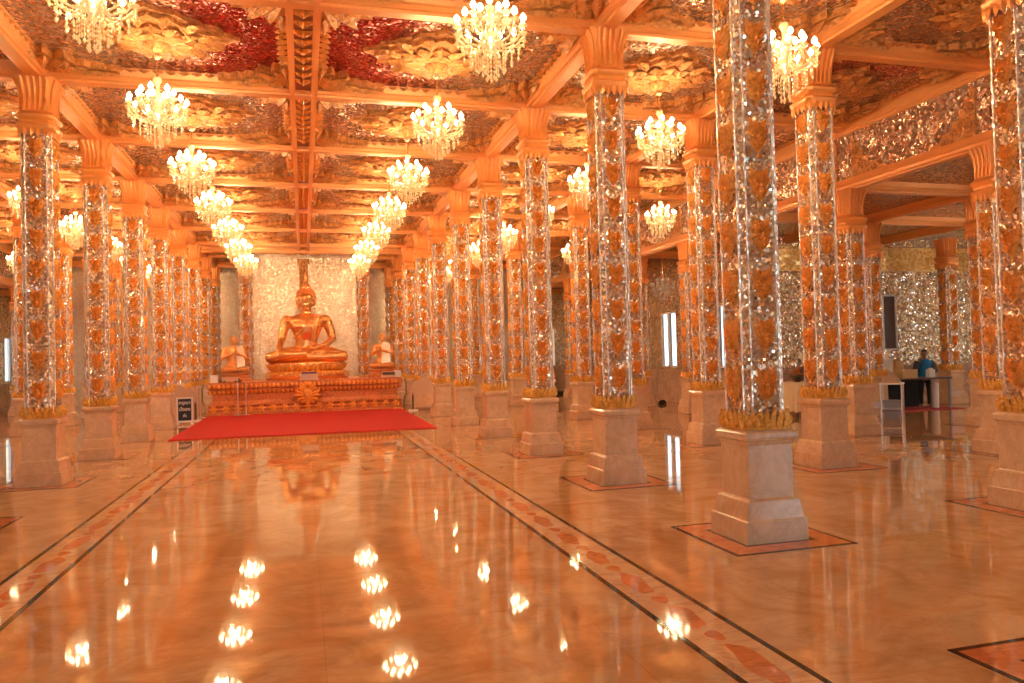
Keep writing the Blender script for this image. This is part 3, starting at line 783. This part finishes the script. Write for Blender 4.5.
for i in range(44):
    t = 2*PI*i/44; c, s_ = math.cos(t), math.sin(t)
    mb.leaf((1.22*c, -.15+.84*s_, .3), (1.36*c, -.15+.93*s_, .52), .1, .05, (c, s_, 0), 4)
    mb.leaf((1.24*c, -.15+.85*s_, .28), (1.40*c, -.15+.95*s_, .17), .1, .05, (c, s_, 0), 4)
mb.build('lotus_petals', M['orn'], bud, True)

def disciple(x, y, rz, label):
    r = thing('disciple_statue', label, 'statue', (x, y, AZ), rz, 'kneeling disciple statues')
    b = MB(); b.square([(.42, 0), (.42, .08), (.36, .12), (.36, .2), (.4, .24), (.4, .28)], ax=1.05, ay=.9); b.build('base', M['altar'], r)
    b = MB(); z = .28
    b.ball((0, .05, z+.2), (.27, .24, .2), 16, 10)
    for s_ in (-1, 1):
        taper(b, [(s_*.12, .05, z+.16), (s_*.34, -.14, z+.13)], [.15, .11]); taper(b, [(s_*.34, -.14, z+.12), (s_*.05, -.3, z+.11)], [.11, .07])
        b.ball((s_*-.1, -.3, z+.12), (.12, .06, .05), 10, 6)
        taper(b, [(s_*.27, .04, z+.78), (s_*.35, -.03, z+.52)], [.085, .07]); taper(b, [(s_*.35, -.03, z+.52), (s_*.04, -.28, z+.66)], [.065, .04])
        for i in range(4): b.tube([(s_*.018, -.29-.0*i, z+.64+.02*i), (s_*.016, -.31-.018*i, z+.74), (s_*.012, -.30-.018*i, z+.84-.015*abs(i-1))], [.02, .018, .01], 6)
        b.tube([(s_*.02, -.26, z+.66), (s_*.02, -.23, z+.74)], [.02, .014], 6)
        b.tube([(s_*.115, .0, z+1.12), (s_*.125, .0, z+1.03)], [.03, .02], 6); b.ball((s_*.045, -.105, z+1.11), (.03, .015, .012), 8, 5)
    R = []
    for zz, hw, hd in ((z+.15, .24, .2), (z+.4, .2, .16), (z+.62, .25, .18), (z+.8, .28, .16), (z+.88, .17, .11)):
        R.append([(hw*math.cos(2*PI*i/18), .03+hd*math.sin(2*PI*i/18), zz) for i in range(18)])
    b.rings(R); b.tube([(0, .02, z+.85), (0, .0, z+1.0)], [.08, .07], 12)
    b.ball((0, 0, z+1.1), (.115, .13, .15), 16, 10); b.ball((0, -.02, z+1.02), (.08, .1, .08), 12, 8)
    b.tube([(0, -.125, z+1.12), (0, -.15, z+1.07)], [.014, .024], 6); b.ball((0, -.115, z+1.015), (.035, .02, .012), 8, 5)
    remesh(b.build('body', M['robe'], r, True), .013, 3)
    b = MB(); R = []                                # pale robe panel over the left shoulder
    for i in range(8):
        u = i/7; zz = z+.9-.72*u; y_ = -.12-.1*u
        R.append([(.03, y_-.05, zz), (.27+.05*u, y_+.02, zz), (.3+.05*u, y_+.1, zz), (.05, y_+.06, zz)])
    b.rings(R); b.build('robe_panel', M['greygold'], r, True)
    return r
disciple(-1.44*S, 16.65*S, .35, 'smaller gilt disciple statue with joined palms left of the large statue')
disciple(1.62*S, 16.65*S, -.35, 'smaller gilt disciple statue with joined palms right of the large statue')

# small things on the altar
def item(name, label, cat, parts, loc, rz=0, group=None):
    r = thing(name, label, cat, loc, rz, group)
    for nm, mb_, mt in parts: mb_.build(nm, M[mt], r)
    return r
a = MB(); a.box(-.26, .26, -.14, .14, 0, .2); a.box(-.30, .30, -.16, .16, .0, .03)
b = MB(); b.box(-.24, .24, -.13, .13, .2, .26)
item('offering_box', 'small box with a purple cushion top on the altar edge before the large statue', 'box', [('box_body', a, 'pinkwood'), ('cushion', b, 'purple')], (.06*S, 15.98*S, AZ))
a = MB(); a.box(-.22, .22, -.12, .12, 0, .05); a.box(-.2, .2, -.1, .1, .05, .2)
b = MB(); b.box(-.21, .21, -.125, -.1, .08, .17)
item('offering_tray', 'brown offering chest with dark lines below the right disciple statue', 'chest', [('chest_body', a, 'pinkwood'), ('front_panel', b, 'darkwood')], (1.66*S, 16.02*S, AZ))
a = MB(); a.box(-.24, .24, -.1, .1, .03, .16); b = MB()
for x in (-.28, -.16, .16, .28): b.lathe([(.05, 0), (.06, .04), (.04, .09), (.02, .1)], 10, c=(x, -.05, 0))
item('offering_tray', 'brown offering tray with dark bowls below the left disciple statue', 'tray', [('tray_body', a, 'pinkwood'), ('bowl', b, 'darkwood')], (-1.46*S, 16.02*S, AZ))
a = MB(); a.box(-.11, .11, -.09, .09, 0, .24); a.box(-.12, .12, -.1, .1, .2, .22)
tag(a.build('white_box', M['paper'], None, False, (-1.76*S, 16.02*S, AZ)), 'small white box at the left corner of the altar top', 'box')
a = MB(); a.box(-.1, .1, -.09, .09, 0, .22); a.box(-.105, .105, -.095, .095, .18, .2)
tag(a.build('white_box', M['paper'], None, False, (1.86*S, 16.05*S, AZ)), 'small pale box at the right corner of the altar top', 'box')

# red carpet
mb = MB(); P = [(-1.83*S, 11.07*S), (1.80*S, 10.92*S), (1.88*S, 15.72*S), (-1.86*S, 15.76*S)]
mb.slab(P, .004, .022)
tag(mb.build('carpet', M['carpet']), 'large plain red carpet on the marble before the altar', 'carpet')

# sign
sg = thing('notice_sign', 'dark navy notice board in a pale frame left of the red carpet', 'sign', (-2.04*S, 14.12*S, 0), .02)
mb = MB(); w, h0, h1 = .21, .05, .74
mb.box(-w, w, -.03, .03, h0, h0+.05); mb.box(-w, w, -.03, .03, h1-.04, h1); mb.box(-w, -w+.04, -.03, .03, h0, h1); mb.box(w-.04, w, -.03, .03, h0, h1)
mb.build('frame', M['white'], sg)
mb = MB(); mb.box(-w+.04, w-.04, -.015, .015, h0+.05, h1-.04); bd = mb.build('board', M['navy'], sg)
for s_ in (-1, 1):
    mb = MB(); mb.box(s_*.18-.02, s_*.18+.02, -.14, .14, 0, .03); mb.box(s_*.18-.02, s_*.18+.02, -.02, .02, .03, .12); mb.build('foot', M['white'], sg)
for txt, z, sz in (('\u0e01\u0e23\u0e38\u0e13\u0e32', .55, .13), ('\u0e19\u0e31\u0e48\u0e07\u0e25\u0e07', .37, .13), ('\u0e04\u0e48\u0e30', .20, .11)):
    cu = bpy.data.curves.new('lettering', 'FONT'); cu.body = txt; cu.size = sz; cu.align_x = 'CENTER'; cu.extrude = .002; cu.offset = .002
    t = bpy.data.objects.new('lettering', cu); COL.objects.link(t); bpy.context.view_layer.update()
    me = bpy.data.meshes.new_from_object(t.evaluated_get(bpy.context.evaluated_depsgraph_get()))
    bpy.data.objects.remove(t); me.materials.clear(); me.materials.append(M['letters'])
    t = bpy.data.objects.new('lettering', me); COL.objects.link(t); t.parent = bd
    t.location = (0, -.018, z); t.rotation_euler = (PI/2, 0, 0)
    if me.vertices:
        wd = max(v.co.x for v in me.vertices)-min(v.co.x for v in me.vertices)
        if wd > .29: t.scale = (.29/wd,)*3

# pointed-arch boards on stands either side of the altar
def arch_board(x, y, label, sx):
    r = thing('arch_board', label, 'stand', (x, y, 0), 0, 'pointed arch boards beside the altar')
    P = [(-.42, .5), (.42, .5), (.45, .62), (.45, .74), (.40, .84), (.31, .92), (.2, .95), (.1, 1.0), (.0, 1.08), (-.1, 1.0), (-.2, .95), (-.31, .92), (-.4, .84), (-.45, .74), (-.45, .62)]
    mb = MB(); mb.rings([[(a, -.025, b) for a, b in P], [(a, .025, b) for a, b in P]])
    bd = mb.build('board', M['pinkwood'], r)
    mb = MB(); mb.rings([[(a*.8, -.035, (b-.75)*.78+.74) for a, b in P], [(a*.8, -.02, (b-.75)*.78+.74) for a, b in P]]); mb.build('raised_panel', M['pinkwood'], bd)
    for s_ in (-1, 1):
        mb = MB(); mb.tube([(s_*.4, 0, .03), (s_*.4, 0, .55)], .03, 10); mb.build('post', M['white'] if s_*sx > 0 else M['darkwood'], r)
        mb = MB(); mb.box(s_*.4-.14, s_*.4+.14, -.12, .12, 0, .04); mb.build('foot', M['white'], r)
    mb = MB(); mb.box(-.36, .36, -.02, .02, .1, .5); mb.build('lower_board', M['ped'], r)
    mb = MB()
    for s_ in (-1, 0, 1): mb.leaf((s_*.05, 0, 1.03), (s_*.08, 0, 1.2-.05*abs(s_)), .03, .02, (0, -1, 0), 3)
    mb.build('finial', M['bead'], r)
arch_board(2.26*S, 14.9*S, 'pinkish pointed-arch board on white feet right of the altar', 1)
arch_board(-2.2*S, 14.75*S, 'pinkish pointed-arch board left of the altar behind the dark notice', -1)
# slim posts
def post(x, y, h, label):
    r = thing('barrier_post', label, 'post', (x, y, .024 if x > -1.5*S else 0), 0, 'slim posts before the altar')
    mb = MB(); mb.lathe([(.11, 0), (.11, .015), (.04, .03)], 16); mb.build('base', M['steel'], r)
    mb = MB(); mb.tube([(0, 0, .02), (0, 0, h-.05)], .018, 8); mb.build('pole', M['steel'], r)
    mb = MB(); mb.lathe([(.02, h-.06), (.035, h-.05), (.035, h-.02), (.01, h)], 12); mb.build('cap', M['steel'], r)
post(-1.30*S, 15.77*S-.13, 1.0, 'slim steel post before the altar front, left one of the close pair')
post(-1.15*S, 15.77*S-.13, 1.0, 'slim steel post before the altar front, right one of the close pair')
post(-1.93*S, 14.9*S, 1.0, 'slim steel post at the left edge of the red carpet, nearer one')
post(-1.97*S, 15.6*S, 1.0, 'slim steel post at the left front corner of the altar')

# ------------------------------------------------------------------ desk corner on the right
TH = .80
dk = thing('desk', 'long dark-topped desk before the mosaic wall with the man behind it', 'table', (9.28*S, 10.0*S, 0))
L2, D2 = 1.03, .34
mb = MB(); mb.box(-L2, L2, -D2, D2, TH-.04, TH); mb.build('tabletop', M['darkwood'], dk)
for sx in (-1, 1):
    for sy in (-1, 1):
        mb = MB(); mb.box(sx*(L2-.05)-.025, sx*(L2-.05)+.025, sy*(D2-.05)-.025, sy*(D2-.05)+.025, 0, TH-.04); mb.build('leg', M['greyplastic'], dk)
mb = MB(); mb.box(-L2+.1, .5, .22, .25, .04, TH-.04); mb.build('modesty_panel', M['black'], dk)
def box_thing(name, label, cat, mat, x, y, z, sx, sy, sz, lid=None, rz=0):
    r = thing(name, label, cat, (x, y, z), rz)
    mb = MB(); mb.box(-sx/2, sx/2, -sy/2, sy/2, 0, sz); mb.build('box_body', M[mat], r)
    if lid: mb = MB(); mb.box(-sx/2-.006, sx/2+.006, -sy/2-.006, sy/2+.006, sz, sz+.02); mb.build('lid', M[lid], r)
    return r
dx, dy = 9.28*S, 10.0*S
box_thing('carton', 'low cardboard carton with a white end on the desk', 'box', 'card', dx-.2, dy-.1, TH, .46, .32, .2, 'card')
box_thing('carton', 'small beige carton on the back of the desk beside the man', 'box', 'card', dx-.14, dy+.22, TH, .24, .2, .42, 'card')
mb = MB(); mb.box(-.08, .08, -.07, .07, 0, .2); mb.lathe([(.07, .2), (.06, .23), (.03, .24)], 12)
tag(mb.build('white_canister', M['paper'], None, False, (dx+.58, dy-.1, TH)), 'white canister on the right end of the desk', 'canister')
r = thing('monitor', 'pale grey upright panel on the left part of the desk', 'monitor', (dx-.55, dy+.22, TH), -.5)
mb = MB(); mb.box(-.2, .2, -.02, .02, .12, .5); mb.build('screen_back', M['paper'], r); mb = MB(); mb.box(-.1, .1, -.08, .08, 0, .02); mb.box(-.03, .03, -.015, .015, .02, .16); mb.build('stand', M['greyplastic'], r)
mb = MB(); mb.tube([(0, 0, 0), (.01, 0, .64)], .085, 14); mb.lathe([(.03, .64), (.05, .66), (.02, .68)], 10)
tag(mb.build('paper_roll', M['paper'], None, False, (dx+.68, dy-.12, .0)), 'white upright paper roll under the right end of the desk', 'roll')
mb = MB(); mb.box(-1.0, 1.05, -.55, .45, .002, .016)
tag(mb.build('floor_mat', M['mat'], None, False, (dx+.1, dy-.02, 0)), 'red patterned mat under the desk', 'mat')
# low rack table in front of the desk
rk = thing('rack_table', 'light metal rack table standing before the left end of the desk', 'table', (7.98*S, 8.93*S, 0), .75)
mb = MB(); mb.box(-.27, .27, -.24, .24, .76, .79); mb.build('tabletop', M['paper'], rk)
mb = MB(); mb.box(-.25, .25, -.22, .22, .2, .22); mb.build('shelf', M['steel'], rk)
for sx in (-1, 1):
    for sy in (-1, 1):
        mb = MB(); mb.tube([(sx*.24, sy*.21, 0), (sx*.24, sy*.21, .76)], .018, 8); mb.build('leg', M['steel'], rk)
def cloth_heap(loc, sx, sy, sz, seed):
    mb = MB(); rnd = random.Random(seed); R = []
    for k in range(7):
        u = k/6; q = math.cos(u*PI/2*.96)**.6
        R.append([(sx*q*math.cos(t)*(1+.12*math.sin(3*t+seed)+.05*math.sin(7*t+k)), sy*q*math.sin(t)*(1+.1*math.cos(4*t)), sz*u*(1+.15*math.sin(2*t+seed))) for t in (2*PI*i/24 for i in range(24))])
    mb.rings(R); o = mb.build('cloth_bundle', M['tan'], None, True, loc)
    return o
tag(cloth_heap((dx-.74, dy-.1, TH), .25, .18, .2, 5), 'crumpled tan cloth bundle at the left end of the desk', 'cloth')
tag(cloth_heap((7.98*S, 8.95*S, .79), .22, .2, .17, 3), 'crumpled tan cloth bundle heaped on the rack table', 'cloth')
def bin_(x, y, z, label):
    r = thing('storage_bin', label, 'bin', (x, y, z), .75)
    mb = MB(); mb.square([(.15, 0), (.18, .15), (.185, .15), (.185, .16), (.165, .16), (.14, .03)]); mb.build('bin_body', M['greyplastic'], r)
    mb = MB(); mb.box(-.19, .19, -.19, .19, .16, .175); mb.build('lid', M['greyplastic'], r)
bin_(7.98*S, 8.93*S, .222, 'grey-blue storage bin on the shelf of the rack table')
bin_(7.98*S, 8.93*S, 0, 'grey-blue storage bin on the floor under the rack table shelf')

# tall framed dark panel on the transept wall
r = thing('wall_panel', 'tall narrow dark panel in a white frame on the mosaic wall', 'panel', (10.18*S, TY-.03, 0))
x0, x1, z0, z1 = -.26, .26, .95*S, 1.95*S
mb = MB(); mb.box(x0, x0+.07, -.06, .02, z0, z1); mb.box(x1-.04, x1, -.06, .02, z0, z1); mb.box(x0, x1, -.06, .02, z1-.05, z1); mb.box(x0, x1, -.06, .02, z0, z0+.04); mb.build('frame', M['frame'], r)
mb = MB(); mb.box(x0+.07, x1-.04, -.02, .0, z0+.04, z1-.05); mb.build('panel_face', M['darkwood'], r)

# clothed table with flowers
tb = thing('side_table', 'table under a cream cloth between the right columns', 'table', (7.25*S, 9.95*S, 0), .12)
mb = MB(); mb.box(-.48, .48, -.34, .34, .78, .81); mb.build('tabletop', M['darkwood'], tb)
for sx in (-1, 1):
    for sy in (-1, 1):
        mb = MB(); mb.box(sx*.44-.02, sx*.44+.02, sy*.3-.02, sy*.3+.02, 0, .78); mb.build('leg', M['darkwood'], tb)
mb = MB(); R = []
def cl(hx, hy, z, wv=0, n=80, hem=None):
    P = []
    for i in range(n):
        u = i/n*4; s_ = int(u); v = u-s_
        x, y = [(-hx+2*hx*v, -hy), (hx, -hy+2*hy*v), (hx-2*hx*v, hy), (-hx, hy-2*hy*v)][s_]
        k = 1+wv*math.sin(i*1.9)+wv*.5*math.sin(i*.7+1)
        P.append((x*k, y*k, z+(hem*(.5+.5*math.sin(i*.35)) if hem else 0)))
    return P
mb.rings([cl(.02, .02, .818), cl(.49, .35, .818), cl(.5, .36, .80), cl(.53, .38, .55, .015), cl(.57, .41, .2, .04), cl(.59, .42, .07, .05, hem=.08)], cap1=False)
tag(mb.build('tablecloth', M['linen'], None, True, (7.25*S, 9.95*S, 0)), 'cream tablecloth draped over the side table', 'tablecloth'); bpy.data.objects['tablecloth'].rotation_euler = (0, 0, .12)
fl = thing('flower_arrangement', 'low orange flower arrangement on the cream tablecloth', 'flowers', (7.12*S, 9.88*S, .819))
mb = MB(); mb.lathe([(.07, 0), (.1, .05), (.12, .1), (.1, .11)], 14); mb.build('bowl', M['darkwood'], fl)
mb = MB(); rnd = random.Random(9)
for i in range(34):
    a = rnd.uniform(0, 2*PI); rr = rnd.uniform(0, .2); z = .16+rnd.uniform(0, .2); x, y = rr*math.cos(a), rr*math.sin(a)
    for j in range(6):
        t = j*PI/3+a; mb.leaf((x, y, z), (x+.045*math.cos(t), y+.045*math.sin(t), z+.025), .022, .01, (0, 0, 1), 3)
    mb.ball((x, y, z+.012), .014, 6, 4)
mb.build('blossoms', M['flower'], fl)
mb = MB()
for i in range(16):
    a = i*PI/8; mb.leaf((.06*math.cos(a), .06*math.sin(a), .1), (.2*math.cos(a), .2*math.sin(a), .13+.03*(i % 3)), .025, .01, (0, 0, 1), 4)
mb.build('leaves', M['leafg'], fl)
box_thing('brown_case', 'dark brown case behind the flowers on the cream tablecloth', 'case', 'darkwood', 7.42*S, 10.02*S, .819, .34, .2, .34, 'darkwood')

# man behind the desk
px, py = 9.93*S, 10.36*S
man = thing('person', 'man in a blue top with grey sleeves behind the desk, hand raised to his face', 'person', (px, py, 0), -.6)
mb = MB()
def tp(pts, rad): taper(mb, pts, rad, 12)
for s_ in (-1, 1):
    tp([(s_*.10, 0, .74), (s_*.11, -.03, .42), (s_*.11, .0, .08)], [.085, .06, .042])
    mb.ball((s_*.11, -.06, .04), (.045, .12, .04), 10, 6)
mb.rings([[(a*math.cos(2*PI*i/18), yy+b_*math.sin(2*PI*i/18), z) for i in range(18)] for a, b_, z, yy in ((.15, .11, .70, 0), (.155, .11, .80, 0), (.14, .10, .92, -.01), (.17, .115, 1.08, -.03), (.18, .11, 1.17, -.04), (.1, .08, 1.24, -.05))])
tp([(0, -.05, 1.2), (0, -.07, 1.3)], [.055, .05])
HZ = 1.39
mb.ball((0, -.09, HZ+.01), (.075, .095, .10), 16, 10); mb.ball((0, -.115, HZ-.055), (.055, .07, .06), 12, 8)
mb.tube([(0, -.185, HZ+.01), (0, -.205, HZ-.03)], [.011, .017], 8); mb.ball((0, -.175, HZ-.065), (.026, .014, .01), 8, 6)
for s_ in (-1, 1):
    mb.ball((s_*.032, -.17, HZ+.008), (.016, .01, .009), 8, 6); mb.ball((s_*.077, -.08, HZ-.01), (.012, .022, .032), 8, 6)
# viewer's left arm raised to the face, other arm on the desk
tp([(-.18, -.03, 1.14), (-.25, -.14, .93)], [.055, .045]); tp([(-.25, -.14, .93), (-.12, -.21, 1.25)], [.042, .03])
mb.ball((-.105, -.205, 1.29), (.022, .035, .04), 10, 6)
for i in range(4): mb.tube([(-.105+.004*i, -.225+.018*i, 1.31), (-.092, -.22+.018*i, 1.35), (-.08, -.205+.016*i, 1.375-.004*abs(i-1))], [.011, .010, .007], 6)
mb.tube([(-.1, -.235, 1.28), (-.08, -.235, 1.31)], [.011, .008], 6)
tp([(.18, -.03, 1.14), (.25, -.12, .95)], [.055, .045]); tp([(.25, -.12, .95), (.14, -.33, .86)], [.042, .03])
mb.ball((.12, -.37, .855), (.035, .045, .018), 10, 6)
for i in range(4): mb.tube([(.1+.017*i, -.4, .855), (.095+.017*i, -.43, .857), (.09+.018*i, -.455+.006*abs(i-1), .845)], [.010, .009, .007], 6)
mb.tube([(.09, -.37, .855), (.07, -.4, .85)], [.011, .008], 6)
remesh(mb.build('body', M['skin'], man, True), .011, 2)
mb = MB(); mb.ball((0, -.07, HZ+.045), (.083, .097, .082), 16, 10); mb.ball((0, -.03, HZ-.0), (.078, .075, .075), 14, 8)
remesh(mb.build('hair', M['hair'], man, True), .01, 2)
mb = MB(); mb.rings([[(a*math.cos(2*PI*i/20), yy+b_*math.sin(2*PI*i/20), z) for i in range(20)] for a, b_, z, yy in ((.175, .13, .74, 0), (.172, .128, .85, 0), (.16, .12, .93, -.01), (.188, .132, 1.08, -.03), (.195, .125, 1.17, -.04), (.13, .1, 1.235, -.05), (.075, .07, 1.255, -.06))])
mb.build('shirt', M['blue'], man, True)
for s_ in (-1, 1):
    mb = MB(); taper(mb, [(s_*.185, -.03, 1.15), (s_*.25, -.13, .95)], [.075, .06], 12)
    if s_ < 0: taper(mb, [(-.25, -.14, .94), (-.155, -.195, 1.16)], [.057, .046], 12)
    else: taper(mb, [(.25, -.12, .95), (.165, -.28, .88)], [.057, .045], 12)
    remesh(mb.build('sleeve', M['greycloth'], man, True), .012, 2)
mb = MB()
for s_ in (-1, 1): taper(mb, [(s_*.09, 0, .76), (s_*.11, -.03, .42), (s_*.11, .0, .09)], [.1, .078, .062], 12)
mb.ball((0, 0, .77), (.165, .12, .09), 16, 8)
remesh(mb.build('trousers', M['black'], man, True), .014, 2)

# dark things on the far floor
r = thing('shoulder_bag', 'small black bag lying on the floor before the right window wall', 'bag', (6.74*S, 13.6*S, 0), .3)
mb = MB(); mb.rings([[(a*math.cos(2*PI*i/16), b_*math.sin(2*PI*i/16), z) for i in range(16)] for a, b_, z in ((.14, .08, 0), (.16, .09, .04), (.12, .07, .10), (.05, .03, .14))]); mb.build('bag_body', M['black'], r, True)
mb = MB(); mb.tube([(-.08, 0, .1), (-.16, -.02, .08), (-.24, -.06, .02)], .015, 6); mb.build('strap', M['black'], r, True)
mb = MB(); mb.lathe([(.28, 0), (.32, .04), (.31, .09), (.2, .12), (.02, .13)], 20)
tag(mb.build('floor_cushion', M['black'], None, True, (6.45*S, 18.9*S, 0)), 'flat round black cushion on the far floor of the right aisle', 'cushion')

# ------------------------------------------------------------------ world, camera
wd = bpy.data.worlds.new('daylight'); sc.world = wd; wd.use_nodes = True
bg = wd.node_tree.nodes['Background']
sky = wd.node_tree.nodes.new('ShaderNodeTexSky'); sky.sky_type = 'HOSEK_WILKIE'; sky.turbidity = 5; sky.sun_direction = (.3, -.5, .8)
mx = wd.node_tree.nodes.new('ShaderNodeMix'); mx.data_type = 'RGBA'; mx.inputs[0].default_value = .75
mx.inputs[7].default_value = (.78, .92, 1, 1); wd.node_tree.links.new(sky.outputs[0], mx.inputs[6]); wd.node_tree.links.new(mx.outputs[2], bg.inputs[0])
bg.inputs[1].default_value = 2.7

cd = bpy.data.cameras.new('camera'); cam = bpy.data.objects.new('camera', cd); COL.objects.link(cam); sc.camera = cam
cd.sensor_width = 36; cd.lens = 757/1024*36; cd.clip_end = 200; cd.clip_start = .05
yaw, pi_, ro = math.radians(15.44), math.radians(1.2), math.radians(-1.55)
w_ = Vector((math.sin(yaw)*math.cos(pi_), math.cos(yaw)*math.cos(pi_), math.sin(pi_)))
r0 = Vector((math.cos(yaw), -math.sin(yaw), 0)); u0 = r0.cross(w_)
r_ = r0*math.cos(ro)+u0*math.sin(ro); u_ = -r0*math.sin(ro)+u0*math.cos(ro)
cam.matrix_world = Matrix(((r_.x, u_.x, -w_.x, -.052*S), (r_.y, u_.y, -w_.y, 0), (r_.z, u_.z, -w_.z, S), (0, 0, 0, 1)))
sc.view_settings.view_transform = 'Standard'; sc.view_settings.look = 'None'; sc.view_settings.exposure = .44
sc.cycles.use_denoising = True
sc.cycles.max_bounces = 10; sc.cycles.glossy_bounces = 6; sc.cycles.diffuse_bounces = 4
sc.cycles.sample_clamp_indirect = 20
sc.cycles.caustics_reflective = True
